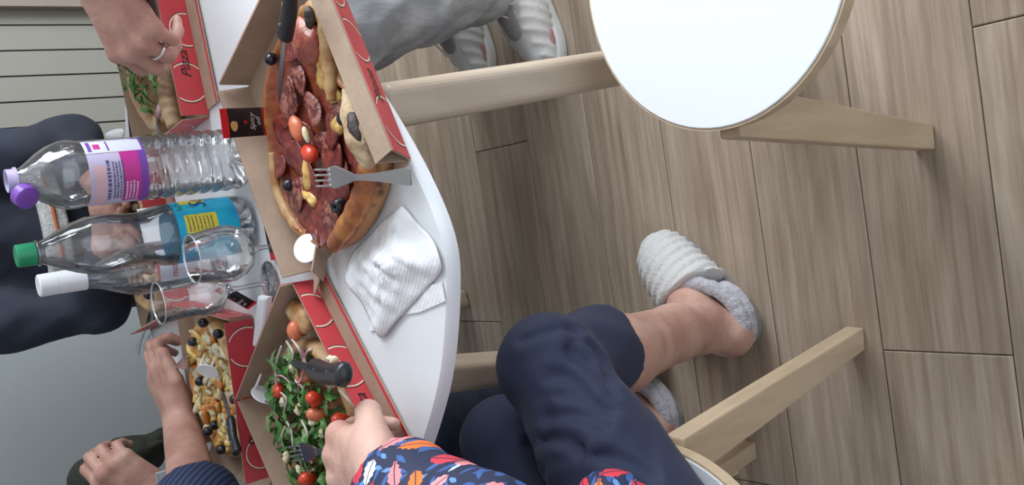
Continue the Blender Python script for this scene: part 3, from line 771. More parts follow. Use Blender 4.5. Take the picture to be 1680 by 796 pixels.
put('crust_bubble', blob(.030, .020, .010, 70, .12), M_p_dark if False else M_crustb, pz2, at_px(pz2, 492, 522, .772), (0, 0, .7))

# pizza 3: cheese and olives
c3 = np.array([-.137, 1.453])
pz3 = pizza('yellow cheese pizza dotted with black olives in the box by the striped sleeve', disc_pts(c3, .113, seed=6), M_p_cheese, crust=.026, thick=.020, seed=6)
rr = random.Random(9)
for i in range(150):
    x, y = in_disc(c3, .103)(rr)
    put('cheese_shred' if i % 3 else 'pepper_piece', blob(rr.uniform(.006, .017), rr.uniform(.004, .008), .0042, i, .22, 9, 6),
        [mat('pepper_orange', (.62, .22, .05), .35), M_mozz, M_cheese, M_mozz, mat('golden_cheese', (.66, .45, .13), .35, col2=(.72, .56, .25), scale=50)][i % 5],
        pz3, (x - c3[0], y - c3[1], .021 + rr.uniform(0, .006)), (rr.uniform(-.5, .5), rr.uniform(-.5, .5), rr.uniform(0, 6)))
for x, y in [(333, 530), (317, 561), (358, 548), (328, 626), (352, 698), (341, 708), (385, 655), (363, 738)]:
    put('olive', og, M_olive, pz3, at_px(pz3, x, y, .786), (random.uniform(-1, 1), random.uniform(-1, 1), 0))

# pizza 4: leaves with a thick crust, pizza 5: mushrooms
c4 = np.array([.395, 1.462])
pz4 = pizza('pizza with green leaves and a thick browned crust under the hand with the ring', disc_pts(c4, .117, seed=11), M_p_brown, crust=.03, thick=.020, seed=11)
leaves(pz4, 90, in_disc(c4, .09), .776, .018, 15)
ridge('crust_ridge', [(282, 108), (276, 125), (276, 150), (280, 180), (287, 208)], .785, .017, mat('browned_crust', (.50, .33, .19), .65, col2=(.24, .13, .07), scale=22, bump=.5, bscale=70), pz4, .9)
for i, (x, y) in enumerate([(262, 180), (256, 196), (258, 210), (272, 60), (262, 40), (268, 85)]):
    put('onion_piece', blob(.012, .006, .005, 80 + i, .15), [M_onion, M_mush, M_sauce][i % 3], pz4, at_px(pz4, x, y, .79), (0, .4, i))
c5 = np.array([.112, 1.712])
pz5 = pizza('mushroom pizza in the box before the person in the navy sweater', disc_pts(c5, .112, seed=13), M_p_brown, crust=.028, thick=.018, seed=13)
for i in range(46):
    x, y = in_disc(c5, .095)(rr)
    put('mushroom_slice' if i % 4 else 'egg_piece', blob(rr.uniform(.008, .015), rr.uniform(.005, .009), .005, i + 200, .2, 9, 6), [mat('egg_piece', (.74, .60, .36), .4), M_mush, M_p_brown, M_mush][i % 4], pz5, (x - c5[0], y - c5[1], .02 + rr.uniform(0, .007)), (rr.uniform(-.5, .5), rr.uniform(-.5, .5), rr.uniform(0, 6)))
for i in range(7):
    x, y = in_disc(c5, .09)(rr); put('olive', og, M_olive, pz5, (x - c5[0], y - c5[1], .032), (.4, i, 0))

# ------------------------------------------------------------------ bottles and glasses
def wrapped(geo, R, z, th0):
    """flat geometry (x right, y up) wrapped on a cylinder of radius R; th0 = direction it faces"""
    return [(R * math.cos(th0 + v[0] / R), R * math.sin(th0 + v[0] / R), z + v[1]) for v in geo[0]], geo[1]
def sheet(w, h, nx=14, ny=2):
    V = [(-w / 2 + w * i / nx, -h / 2 + h * j / ny, 0) for j in range(ny + 1) for i in range(nx + 1)]
    F = [(j * (nx + 1) + i, j * (nx + 1) + i + 1, (j + 1) * (nx + 1) + i + 1, (j + 1) * (nx + 1) + i) for j in range(ny) for i in range(nx)]
    return V, F
def face_dir(c): return math.atan2(-c[1], -c[0])
# water bottle
bc = np.array([.190, 1.236]); R1 = .0425
b1 = thing('water_bottle', 'clear ribbed plastic water bottle with purple label and open purple cap', 'bottle', (bc[0], bc[1], .7502))
prof = [(.004, .012), (.022, .006), (.034, .0005), (.040, .006), (.0425, .016)]
for i in range(7):
    z = .022 + i * .0165; prof += [(.0400, z), (.0412, z + .004), (.0432, z + .0085), (.0415, z + .0125)]
prof += [(.0425, .142), (.0415, .144), (.0415, .216), (.0432, .222), (.0440, .228), (.0428, .238), (.038, .252), (.030, .265), (.021, .276), (.0150, .284), (.0138, .288), (.0138, .292)]
V, F = lathe(prof, 56)
V = np.array(V)
aa = np.arctan2(V[:, 1], V[:, 0]); low = (V[:, 2] > .018) & (V[:, 2] < .14)
V[low, 2] += .0042 * np.sin(3 * aa[low])
feet = V[:, 2] < .013; V[feet, 2] += .003 * (1 + np.sin(5 * aa[feet]))*(np.hypot(V[feet, 0], V[feet, 1]) < .036)
obj('body', (V, F), M_pet, b1, smooth=True)
obj('neck_ring', lathe([(.0138, .289), (.0162, .289), (.0162, .2915), (.0142, .2915), (.0142, .3005), (.0124, .3005), (.0124, .289)], 36), mat('lilac_plastic', (.55, .48, .72), .35), b1, smooth=True, autos=40)
fd = face_dir(bc)
M_lab_pu = mat('label_purple', (.20, .06, .40), .4); M_lab_pk = mat('label_pink', (.62, .035, .28), .4, col2=(.56, .03, .30), scale=20)
M_lab_w = mat('label_white', (.70, .72, .80), .45); M_lab_li = mat('label_lilac', (.58, .52, .70), .45); M_ink = mat('label_ink', (.10, .08, .22), .5)
M_lab_rose = mat('label_rose', (.72, .48, .52), .4)
def lab(parent, name, w, h, x, z, R, th, m, smooth=True):
    n = max(4, int(w / .004)); g = sheet(w, h, n); g = shift(g, (x, 0, 0)); return obj(name, wrapped(g, R, z, th), m, parent, smooth=smooth)
Rl = .0420
L1 = lab(b1, 'label', .118, .070, -.008, .180, Rl, fd, M_lab_li)
lab(L1, 'purple_band', .118, .010, -.008, .149, Rl + .0003, fd, M_lab_pu)
lab(L1, 'pink_panel', .075, .022, -.012, .165, Rl + .0004, fd, M_lab_pk)
lab(L1, 'white_panel', .022, .068, .036, .181, Rl + .0005, fd, M_lab_w)
lab(L1, 'purple_mark', .018, .0045, .037, .209, Rl + .0008, fd, M_lab_pu); lab(L1, 'pink_mark', .009, .008, .036, .200, Rl + .0008, fd, M_lab_pk); lab(L1, 'purple_mark', .018, .002, .037, .187, Rl + .0008, fd, M_lab_pu)
lab(L1, 'rose_patch', .060, .014, -.022, .203, Rl + .0004, fd, M_lab_rose)
def wtext(parent, s, size, x, z, R, th, m, sh=0.0):
    g = shift(text_geo(s, size, sh), (x, 0, 0)); o = obj('lettering', wrapped(g, R, z, th), m, parent); o['kind'] = 'stuff'; return o
def fine_print(parent, w, h, x, z, R, th, m, seed):
    '''a line of print too small to read: short strokes'''
    q = random.Random(seed); gs = []; u = -w / 2
    while u < w / 2 - .001:
        l = q.uniform(.0008, .0030) * h / .003; gs.append(shift(sheet(l, h * q.uniform(.7, 1.0), 2, 1), (x + u + l / 2, 0, 0))); u += l + h * .35
    o = obj('fine_print', wrapped(join(*gs), R, z, th), m, parent); o['kind'] = 'stuff'; return o
fine_print(L1, .056, .0048, -.014, .1925, Rl + .0008, fd, M_ink, 1)
for k in range(4): fine_print(L1, .054, .0026, -.014, .1865 - k * .0038, Rl + .0008, fd, M_ink, 10 + k)
for k in range(4): fine_print(L1, .030, .0024, -.030, .1715 - k * .0042, Rl + .0008, fd, M_lab_w, 20 + k)
cp = obj('open_cap', lathe([(.0005, .010), (.012, .010), (.0145, .008), (.0150, -.004), (.0132, -.004), (.0128, .006), (.0005, .006)], 32), mat('purple_cap', (.20, .07, .42), .3), b1, smooth=True, autos=40, loc=(-.021, -.010, .286), rot=(.5, -1.9, .4))
# soda bottle
bc2 = np.array([.100, 1.262])
b2 = thing('soda_bottle', 'clear waisted soda bottle with turquoise label and green cap', 'bottle', (bc2[0], bc2[1], .7502))
prof = [(.003, .012), (.020, .008), (.032, .0005), (.039, .006), (.0418, .018), (.0420, .026), (.0412, .028), (.0412, .112), (.0420, .116), (.0405, .126), (.0365, .142), (.0345, .156), (.0355, .170), (.0385, .186), (.0395, .200), (.0380, .216), (.0325, .234), (.0255, .250), (.0185, .264), (.0145, .273), (.0135, .278)]
V, F = lathe(prof, 56); V = np.array(V); aa = np.arctan2(V[:, 1], V[:, 0]); rr_ = np.hypot(V[:, 0], V[:, 1])
feet = (V[:, 2] < .02); V[feet, 2] += .004 * (1 + np.sin(5 * aa[feet])) * (rr_[feet] < .039)
sw = (V[:, 2] > .125) & (V[:, 2] < .225); V[sw, :2] *= (1 + .022 * np.sin(6 * aa[sw] + V[sw, 2] * 60))[:, None]
obj('body', (V, F), M_pet, b2, smooth=True)
obj('neck_ring', lathe([(.0133, .276), (.0165, .276), (.0165, .2785), (.0133, .2785)], 36), M_pet, b2, smooth=True)
M_green = mat('green_cap', (.015, .27, .115), .35)
capg = lathe([(.0005, .3015), (.0125, .3015), (.0142, .3000), (.0146, .282), (.0146, .2795), (.0130, .2795), (.0130, .298)], 44)
obj('cap', capg, M_green, b2, smooth=True, autos=35)
fd2 = face_dir(bc2)
M_turq = mat('label_turquoise', (.01, .46, .66), .4, col2=(.005, .30, .57), scale=16, lo=.42, hi=.62); M_yel = mat('label_yellow', (.72, .60, .05), .45); M_navyink = mat('label_navy', (.02, .03, .16), .45); M_ltgreen = mat('label_leaf', (.02, .22, .24), .45)
L2 = obj('label', lathe([(.0417, .028), (.0417, .112)], 56), M_turq, b2, smooth=True)
lab(L2, 'yellow_panel', .026, .044, .010, .080, .0421, fd2, M_yel); lab(L2, 'yellow_swoosh', .022, .034, .056, .082, .0421, fd2, M_yel); lab(L2, 'white_swoosh', .010, .060, .064, .075, .0422, fd2, M_lab_w)
wtext(L2, 'So', .030, .048, .075, .0425, fd2, M_navyink, .3)
for k in range(7): fine_print(L2, .021, .0020, .010, .097 - k * .0052, .0424, fd2, M_navyink, 40 + k)
rr = random.Random(3)
for k in range(8):
    g = tube(spline([(0, 0, 0), (.004, .004, 0), (.009, .005, 0)], 3), [.0003, .0012, .001, .0011, .0012, .0008, .0003], 6, True, .2)
    g = xf(g, Matrix.Rotation(rr.uniform(0, 6), 4, 'Z')); g = shift(g, (rr.uniform(.022, .05), rr.uniform(.008, .03), 0))
    obj('leaf_print', wrapped(g, .0420, .082, fd2), M_ltgreen, L2)
# clear bottle with a long white cap
bc3 = np.array([.066, 1.40])
b3 = thing('clear_bottle', 'clear glass bottle with a long white cap, behind the wine glasses', 'bottle', (bc3[0], bc3[1], .7502))
prof = [(.002, .006), (.030, .0005), (.036, .004), (.0375, .012), (.0375, .118), (.034, .140), (.0265, .160), (.0185, .178), (.0150, .194), (.0143, .204)]
obj('body', lathe(prof, 48), M_glass, b3, smooth=True)
obj('cap', lathe([(.0005, .2575), (.0140, .2575), (.0158, .2560), (.0160, .2330), (.0150, .2322), (.0160, .2314), (.0165, .196), (.0145, .196)], 44), M_whiteplastic, b3, smooth=True, autos=35)
g = sheet(.05, .055, 14); L3 = obj('label', wrapped(g, .0379, .075, face_dir(bc3)), M_lab_w, b3, smooth=True)
wtext(L3, 'nusper', .015, .0, .082, .0382, face_dir(bc3), mat('red_ink', (.55, .03, .05), .5), .3)
# wine glasses
def wine_glass(label, c, H, prof, tilt=0):
    t = thing('wine_glass', label, 'glass', (c[0], c[1], .7502), 0)
    t.rotation_euler = (0, tilt, 0)
    obj('bowl', lathe(prof, 56), M_glass, t, smooth=True)
    zb = prof[0][1]
    obj('stem', lathe([(.0005, .0035), (.0052, .0045), (.0036, .010), (.0030, .022), (.0030, zb - .014), (.0045, zb - .005), (.0085, zb + .001), (.0005, zb + .0025)], 24), M_glass, t, smooth=True)
    obj('foot', lathe([(.0005, .0), (.029, .0), (.0305, .0012), (.029, .0022), (.012, .0034), (.0005, .0045)], 48), M_glass, t, smooth=True)
    obj('rim', lathe([(prof[-1][0] - .0011, prof[-1][1] - .0012), (prof[-1][0] + .0010, prof[-1][1] - .0006), (prof[-1][0] + .0004, prof[-1][1] + .0012), (prof[-1][0] - .0011, prof[-1][1] + .0006), (prof[-1][0] - .0011, prof[-1][1] - .0012)], 56), M_rim, t, smooth=True)
    return t
wine_glass('wine glass with rounded bowl standing before the turquoise bottle label', (.056, 1.146), .125,
           [(.002, .050), (.012, .0515), (.024, .056), (.0325, .066), (.0365, .078), (.0365, .090), (.0345, .104), (.0320, .118), (.0300, .128)])
wine_glass('faceted wine glass standing beside the yellow cheese pizza', (.010, 1.222), .155,
           [(.002, .062), (.010, .066), (.024, .076), (.0285, .086), (.0290, .098), (.0280, .105), (.0270, .110), (.0265, .135), (.0275, .156)])

# ------------------------------------------------------------------ people
def chain(pts, rads, k, sq=None):
    out = []
    for i in range(len(pts) - 1):
        p = (pts[i], rads[i], pts[i + 1], rads[i + 1], k)
        out.append(p if sq is None else p + (sq,))
    return out
def hand_prims(w, f, u, thumb_side, curls, spread=.0, s=1.0, thumb=(.55, .75, -.35), tb=(.5, .2, -.6)):
    """w wrist, f towards the knuckles, u back of the hand, thumb_side +1/-1 along f x u; curls: four triples of joint angles"""
    w = np.array(w, float); f = nrm(f); u = np.array(u, float); u = nrm(u - f * (u @ f)); l = np.cross(f, u) * thumb_side
    pr = []; tips = []
    kx = (.090, .094, .089, .080); ky = (.030, .010, -.011, -.030); ln = ((.042, .025, .021), (.046, .029, .022), (.043, .027, .021), (.034, .020, .018))
    for i in range(4):
        kn = w + (f * kx[i] + l * ky[i]) * s + u * (.004 if i in (1, 2) else 0) * s
        pr.append((w + f * .008 + l * ky[i] * .55 * s, .0185 * s, kn, .0128 * s, .010))
        pr.append((kn, .0132 * s, kn, .0132 * s, .006))
        a = 0.0; p = kn; d0 = nrm(f + l * spread * (1.5 - i)); rad = (.0105, .0095, .0085, .0072) if i < 3 else (.009, .008, .0072, .0064)
        for j in range(3):
            a += curls[i][j]; d = d0 * math.cos(a) - u * math.sin(a); q = p + d * ln[i][j] * s
            pr.append((p, rad[j] * s, q, rad[j + 1] * s, .004)); p = q
        tips.append(p)
    b = w + (f * .022 + l * .024 - u * .006) * s
    d = nrm(f * thumb[0] + l * thumb[1] + u * thumb[2]); q = b + d * .042 * s
    pr.append((b, .0165 * s, q, .0125 * s, .010))
    d2 = nrm(f * tb[0] + l * tb[1] + u * tb[2]); q2 = q + d2 * .031 * s; pr.append((q, .0122 * s, q2, .0105 * s, .004))
    d3 = nrm(d2 * .8 + f * .4 - u * .1); q3 = q2 + d3 * .024 * s; pr.append((q2, .0108 * s, q3, .0085 * s, .004))
    pr.append((w + f * .03 + l * .012 * s - u * .008, .020 * s, w + f * .06 * s - u * .006, .018 * s, .012))
    return pr, tips, l
def head_prims(c, face):
    f = nrm((face[0], face[1], 0)); s = np.array([-f[1], f[0], 0]); c = np.array(c, float); z = np.array([0, 0, 1.0])
    p = [(c + z * .03 - f * .015, .088, c + z * .02 + f * .012, .080, .02), (c - z * .045 + f * .03, .056, c - z * .075 + f * .05, .034, .03),
         (c + z * .005 + f * .092, .010, c - z * .024 + f * .106, .013, .008), (c - z * .024 + f * .1 + s * .009, .009, c - z * .024 + f * .1 - s * .009, .009, .006),
         (c - z * .052 + f * .088 + s * .018, .008, c - z * .052 + f * .088 - s * .018, .008, .007), (c - z * .08 + f * .072, .016, c - z * .082 + f * .074, .016, .015)]
    for e in (-1, 1):
        p.append((c + s * e * .084 + z * .018 - f * .004, .018, c + s * e * .084 - z * .022 - f * .002, .013, .008, (s, 1.8)))
        p.append((c + z * .024 + f * .083 + s * e * .036, .009, c + z * .022 + f * .09 + s * e * .016, .008, .01))
    return p
def hair_geo(c, face, rad=.099, low=-.02):
    f = nrm((face[0], face[1], 0)); c = np.array(c, float)
    return sdf_mesh([(c + np.array([0, 0, .042]) - f * .018, rad, c + np.array([0, 0, .032]) - f * .004, rad - .008, .02), (c - f * .04 + np.array([0, 0, -.03]), rad * .78, c - f * .03, rad * .9, .03)], .011,
                    cuts=[((*(c + f * .068 + np.array([0, 0, .05])),), nrm(f * 1.0 - np.array([0, 0, .55]))), ((*(c + np.array([0, 0, low - .07])),), (0, 0, -1))], disp=lambda p: hash_noise(p, 60, 5) * .003)
def cloth_noise(scale, amp, seed=1): return lambda p: hash_noise(p, scale, seed) * amp
def bbox_of(prims, pad=.02):
    lo = np.min([np.minimum(np.array(p[0]), np.array(p[2])) - max(p[1], p[3]) for p in prims], 0) - pad
    hi = np.max([np.maximum(np.array(p[0]), np.array(p[2])) + max(p[1], p[3]) for p in prims], 0) + pad
    return (lo, hi)
M_navy = mat('navy_cotton', (.020, .027, .066), .78, col2=(.016, .022, .055), scale=6, sheen=.05, bump=.25, bscale=5, bdist=.02)
M_floral = floral_mat()
M_sweater = mat('navy_sweater', (.0085, .012, .024), .8, col2=(.012, .018, .036), scale=9, bump=.3, bscale=60)
M_denim = mat('grey_denim', (.30, .32, .345), .75, col2=(.60, .63, .66), scale=16, stretch=(1.6, 1.6, .45), lo=.45, hi=.75, bump=.3, bscale=120)
M_dkdenim = mat('dark_denim', (.012, .022, .048), .75, col2=(.02, .034, .07), scale=20, bump=.25, bscale=150)
M_hair_g = mat('grey_hair', (.28, .26, .25), .6, col2=(.4, .38, .36), scale=30, stretch=(1, 1, .2), bump=.6, bscale=80)
M_hair_b = mat('brown_hair', (.06, .035, .02), .55, col2=(.1, .06, .035), scale=30, bump=.6, bscale=80)
M_eye = mat('eye_dark', (.05, .04, .04), .2)
def eyes(root, c, face):
    f = nrm((face[0], face[1], 0)); s = np.array([-f[1], f[0], 0]); c = np.array(c, float)
    for e in (-1, 1):
        obj('eye', shift(blob(.010, .010, .006, 1, 0), c + f * .083 + s * e * .03 + np.array([0, 0, .010])), M_eye, root, smooth=True, world=True)

# ---- person in the floral blouse (near left)
W = thing('person', 'person in navy cropped trousers, floral blouse and fluffy slippers sitting on a stool', 'person', (-.47, .80, 0))
hipR = (-.405, .735, .545); kneeR = (-.166, .930, .525); ankR = (-.199, 1.041, .10)
hipL = (-.53, .86, .545); kneeL = (-.275, 1.055, .525); ankL = (-.366, 1.262, .10)
shR = (-.43, .585, 1.08); elR = (-.250, .625, .865); wrR = tuple(P(628, 776, .842))
fw = nrm((.72, .69, 0))
curl = [(.75, 1.25, .75), (.95, 1.35, .9), (1.0, 1.35, .9), (1.05, 1.3, .9)]
hp, tipsW, lW = hand_prims(wrR, P(530, 758, .832) - np.array(wrR), (.10, -.12, 1.0), +1, curl, spread=.04, s=1.12, thumb=(.75, .60, -.25), tb=(.75, -.1, -.35))
def foot_prims(ank, toe_dir, r=.037):
    a = np.array(ank, float); d = nrm((toe_dir[0], toe_dir[1], 0)); z = np.array([0, 0, 1.0])
    heel = np.array([a[0], a[1], 0]) - d * .038 + z * .048; ball = np.array([a[0], a[1], 0]) + d * .115 + z * .040; toe = np.array([a[0], a[1], 0]) + d * .185 + z * .034
    s = np.array([-d[1], d[0], 0])
    return [(a, r, heel, .031, .02), (heel, .031, ball, .030, .02), (a + z * .01, r, ball + z * .008, .026, .03), (ball + s * .014, .028, toe + s * .012, .020, .02), (ball - s * .014, .028, toe - s * .014, .018, .02),
            (a + s * .022 - z * .004, .020, a - s * .022 - z * .008, .020, .012)], d, s
fpR, dR, sR = foot_prims(ankR, (.205, .190)); fpL, dL, sL = foot_prims(ankL, (.20, .20))
head_c = np.array([-.53, .64, 1.40])
legs = []
for hpj, kn, an in ((hipR, kneeR, ankR), (hipL, kneeL, ankL)):
    mid = np.array(kn) * .62 + np.array(an) * .38 - fw * .012
    legs += chain([hpj, kn, mid, np.array(kn) * .2 + np.array(an) * .8, an], [.068, .050, .054, .044, .039], .02)
sk = legs + fpR + fpL + chain([(-.46, .79, .56), (-.50, .70, .80), (-.52, .65, 1.05)], [.115, .105, .10], .06) + chain([(-.43, .60, 1.07), (-.62, .73, 1.07)], [.05, .05], .04) \
    + chain([(-.525, .65, 1.1), head_c - np.array([0, 0, .06])], [.05, .045], .03) + head_prims(head_c, fw) + chain([shR, elR, wrR], [.042, .038, .0275], .02) + hp \
    + chain([(-.63, .735, 1.07), (-.60, .90, .86), (-.47, .97, .66)], [.04, .036, .027], .02)
hpl, _, _ = hand_prims((-.47, .97, .66), (.7, .5, -.4), (.1, .1, 1), -1, [(.3, .4, .3)] * 4, .1)
obj('body', sdf_mesh(sk + hpl, .012, fine=[(bbox_of(hp), .0042)]), M_skin, W, smooth=True, world=True)
# trousers
hemR = np.array(kneeR) * .70 + np.array(ankR) * .30; hemL = np.array(kneeL) * .70 + np.array(ankL) * .30
tr = []
for hpj, kn, an, hm in ((hipR, kneeR, ankR, hemR), (hipL, kneeL, ankL, hemL)):
    d = nrm(np.array(an) - np.array(kn)); over = hm + d * .05
    tr += chain([hpj, np.array(hpj) * .45 + np.array(kn) * .55, kn, np.array(kn) * .8 + np.array(an) * .2 - fw * .006, hm, over], [.084, .072, .062, .062, .061, .060], .022)
tr += chain([(-.46, .80, .582), (-.485, .745, .66)], [.135, .125], .05)
GROOVES = [[(897, 687, .60), (944, 681, .60), (991, 701, .58)], [(897, 769, .62), (932, 748, .62), (1003, 751, .60), (1067, 781, .57)], [(903, 616, .59), (932, 622, .585), (961, 645, .57)],
           [(935, 575, .565), (985, 622, .54), (1003, 648, .52)], [(944, 560, .56), (985, 587, .53), (1003, 622, .51)], [(870, 730, .61), (905, 720, .61), (960, 728, .60)], [(925, 650, .59), (965, 662, .58), (1000, 680, .56)], [(860, 560, .575), (900, 548, .56), (945, 545, .53)]]
def sdf_at(p, prims):
    d = 9.0
    for q in prims:
        a = np.array(q[0], float); b = np.array(q[2], float); ba = b - a; t = min(max((p - a) @ ba / max(ba @ ba, 1e-9), 0), 1)
        d = min(d, np.linalg.norm(p - a - ba * t) - (q[1] + (q[3] - q[1]) * t))
    return d
def on_cloth(q):
    '''the point where the fold lies on the cloth'''
    a = P(q[0], q[1], .80); b = P(q[0], q[1], .25); 
    for t in np.linspace(0, 1, 220):
        p = a + (b - a) * t
        if sdf_at(p, tr) < .002: return p
    return P(*q)
GPTS = [spline([on_cloth(q) for q in g], 8) for g in GROOVES]
def grooves(p):
    out = np.zeros(len(p))
    for g in GPTS:
        d = np.min([np.sum((p - q) ** 2, -1) for q in g], 0) if len(p) else 0
        # distance across the cloth: ignore depth along the view
        d = np.sqrt(d); out += .0075 * np.exp(-(d / .0075) ** 2) - .0030 * np.exp(-((d - .017) / .008) ** 2)
    return out
def pants_disp(p):
    t = p @ nrm((.5, .6, -.4)); u = p @ nrm((-.6, .5, .2)); q = p @ nrm((.75, .2, .62))
    return .004 * np.maximum(np.sin(q * 62 + 2.5 * np.sin(u * 16 + 1)), 0) ** 5 * (.5 + .5 * np.sin(u * 17 + 2)) + .0026 * np.sin(t * 95 + 3.0 * np.sin(u * 38)) * (.5 + .5 * np.sin(u * 21 + t * 13)) * .5 + hash_noise(p, 22, 4) * .0018 + grooves(p)
cuts = [((*hm, .14), np.array(an) - np.array(kn)) for hm, an, kn in ((hemR - np.array([0, 0, .008]), ankR, kneeR), (hemL, ankL, kneeL))]
obj('trousers', sdf_mesh(tr, .0055, cuts=cuts, disp=pants_disp), M_navy, W, smooth=True, world=True)
# blouse
bl = [((-.36, .60, .70), .055, (-.285, .705, .655), .040, .03)] + chain([(-.462, .775, .655), (-.49, .71, .82), (-.52, .65, 1.05)], [.128, .128, .118], .06) + chain([(-.43, .60, 1.075), (-.62, .73, 1.075)], [.062, .062], .04) + chain([shR, elR, np.array(wrR) + np.array([.005, .05, 0])], [.062, .060, .053], .03) \
    + chain([(-.63, .735, 1.07), (-.60, .90, .86), (-.50, .965, .70)], [.058, .052, .05], .03)
cutp = np.array(wrR) + np.array([-.004, -.030, .0])
obj('blouse', sdf_mesh(bl, .0085, cuts=[((*cutp, .16), (.30, 1, .05))], disp=lambda p: hash_noise(p, 30, 8) * .0035), M_floral, W, smooth=True, world=True)
obj('hair', hair_geo(head_c, fw), M_hair_b, W, smooth=True, world=True); eyes(W, head_c, fw)
# slippers
M_slip = mat('ribbed_white_plush', (.58, .57, .55), .9, sheen=.3, bump=.5, bscale=220); M_fur = mat('grey_plush', (.40, .385, .42), .95, col2=(.52, .50, .53), scale=120, sheen=.5, bump=1.0, bscale=260); M_sole = mat('grey_sole', (.25, .24, .24), .8)
def slipper(ank, d, s, root):
    a = np.array([ank[0], ank[1], 0.0]); z = np.array([0, 0, 1.0])
    def pt(u, v, h): return a + d * u + s * v + z * h
    up = [(pt(.06, .012, .045), .050, pt(.162, .004, .030), .036, .03), (pt(.06, -.012, .045), .050, pt(.162, -.008, .030), .036, .03), (pt(.07, 0, .058), .046, pt(.13, 0, .046), .044, .03)]
    rib = lambda p: -.0064 * np.abs(np.sin(((p - a) @ nrm(d + s * .12)) * math.pi / .0195)) + hash_noise(p, 120, 3) * .0006
    lip = pt(.070, 0, .085)
    so = obj('slipper', sdf_mesh(up, .0042, cuts=[((*lip,), nrm(-d * .85 + z * .25)), ((0, 0, .0125), (0, 0, -1))], disp=rib), M_slip, root, smooth=True, world=True)
    n = 20
    pts = []
    for k in range(n + 1):
        t = math.pi * 2 * k / n
        u = -.002 + .0 ; c, q = math.cos(t), math.sin(t)
        pts.append(pt(.012 + .066 * c + (.010 if c > 0 else 0) * c, .050 * q, .052 + .034 * max(c, 0) ** 1.2 - .008 * max(-c, 0)))
    fur = chain(pts, [.0125] * (n + 1), .006)
    obj('fur_collar', sdf_mesh(fur, .0055, disp=lambda p: hash_noise(p, 420, 6) * .0022), M_fur, so, smooth=True, world=True)
    wall = []
    for k in range(n + 1):
        t = math.pi * 2 * k / n; c, q = math.cos(t), math.sin(t)
        if c < .35: wall.append(pt(.010 + .060 * c, .046 * q, .030))
    obj('heel_wall', sdf_mesh(chain(wall, [.016] * len(wall), .006), .0065, disp=lambda p: hash_noise(p, 380, 7) * .0016), M_fur, so, smooth=True, world=True)
    ol_ = [(.190, 0), (.180, .030), (.15, .046), (.08, .048), (.0, .044), (-.045, .032), (-.06, 0), (-.045, -.032), (0, -.044), (.08, -.048), (.15, -.048), (.180, -.034)]
    poly = spline([tuple(pt(u, v, 0)[:2]) for u, v in ol_], 4, True)
    obj('sole', prism([tuple(p) for p in poly], .001, .014), M_sole, so, world=True)
slipper(ankR, dR, sR, W); slipper(ankL, dL, sL, W)

# ---- person across the table in the navy sweater
N = thing('person', 'person in a navy sweater with a white and orange chest stripe across the table', 'person', (.19, 2.12, 0))
nh = np.array([.20, 2.13, 1.47]); nf = (-.05, -1, 0)
elNl = PY(168, 503, 1.91); elNr = PY(116, 236, 1.93); wrNl = PY(176, 405, 1.74); wrNr = PY(168, 302, 1.74)
hl, _, _ = hand_prims(wrNl, (.75, -.45, .05), (-.2, -.2, 1), +1, [(.15, .3, .2)] * 4, 0, .85, thumb=(.6, .6, .1), tb=(.8, .1, .0)); hr, _, _ = hand_prims(wrNr, (-.75, -.45, .05), (.2, -.2, 1), -1, [(.15, .3, .2)] * 4, 0, .85, thumb=(.6, .6, .1), tb=(.8, .1, .0))
tors = [(.19, 2.13, .63), (.19, 2.13, .80), (.195, 2.13, 1.10)]
nsk = chain(tors, [.12, .115, .11], .06) + chain([(.13, 2.12, .57), (.25, 2.12, .57)], [.10, .10], .04) + chain([(.02, 2.13, 1.15), (.37, 2.13, 1.15)], [.05, .05], .04) + chain([(.195, 2.13, 1.15), nh - np.array([0, 0, .06])], [.055, .05], .03) + head_prims(nh, nf) \
    + chain([(.04, 2.13, 1.14), elNl, wrNl], [.04, .034, .026], .02) + chain([(.345, 2.13, 1.14), elNr, wrNr], [.04, .036, .03], .02) + hl + hr \
    + chain([(.10, 2.12, .53), (.08, 1.76, .52), (.08, 2.14, .09), (.08, 2.02, .05)], [.07, .05, .035, .03], .02) + chain([(.28, 2.12, .53), (.38, 1.78, .52), (.30, 2.16, .09), (.30, 2.04, .05)], [.07, .05, .035, .03], .02)
obj('body', sdf_mesh(nsk, .013, fine=[(bbox_of(hl + hr), .006)]), M_skin_red, N, smooth=True, world=True)
nsw = chain(tors, [.165, .160, .150], .06) + chain([(.05, 2.13, 1.15), (.34, 2.13, 1.15)], [.075, .075], .04) + chain([(.04, 2.13, 1.14), elNl, np.array(wrNl) * .9 + np.array(elNl) * .1], [.072, .046, .034], .03) \
    + chain([(.345, 2.13, 1.14), elNr, np.array(wrNr) * .9 + np.array(elNr) * .1], [.072, .050, .034], .03)
obj('sweater', sdf_mesh(nsw, .011, disp=lambda p: hash_noise(p, 26, 12) * .006 + .003 * np.sin(p[..., 2] * 60 + 4 * np.sin(p[..., 0] * 20))), M_sweater, N, smooth=True, world=True)
zb = PY(97, 400, 1.955)[2]
M_band = mat('white_knit', (.60, .58, .55), .9, col2=(.45, .44, .42), scale=140, bump=.6, bscale=200); M_orange = mat('orange_knit', (.48, .13, .05), .9)
bd = chain([tors[0], tors[1], tors[2]], [.181, .178, .168], .06)
obj('chest_stripe', sdf_mesh(bd, .0085, cuts=[((0, 0, zb + .024), (0, 0, 1)), ((0, 0, zb - .024), (0, 0, -1)), ((.005, 0, 0), (-1, 0, 0)), ((.325, 0, 0), (1, 0, 0))]), M_band, N, smooth=True, world=True)
bd2 = chain(tors, [.1885, .1855, .1755], .06)
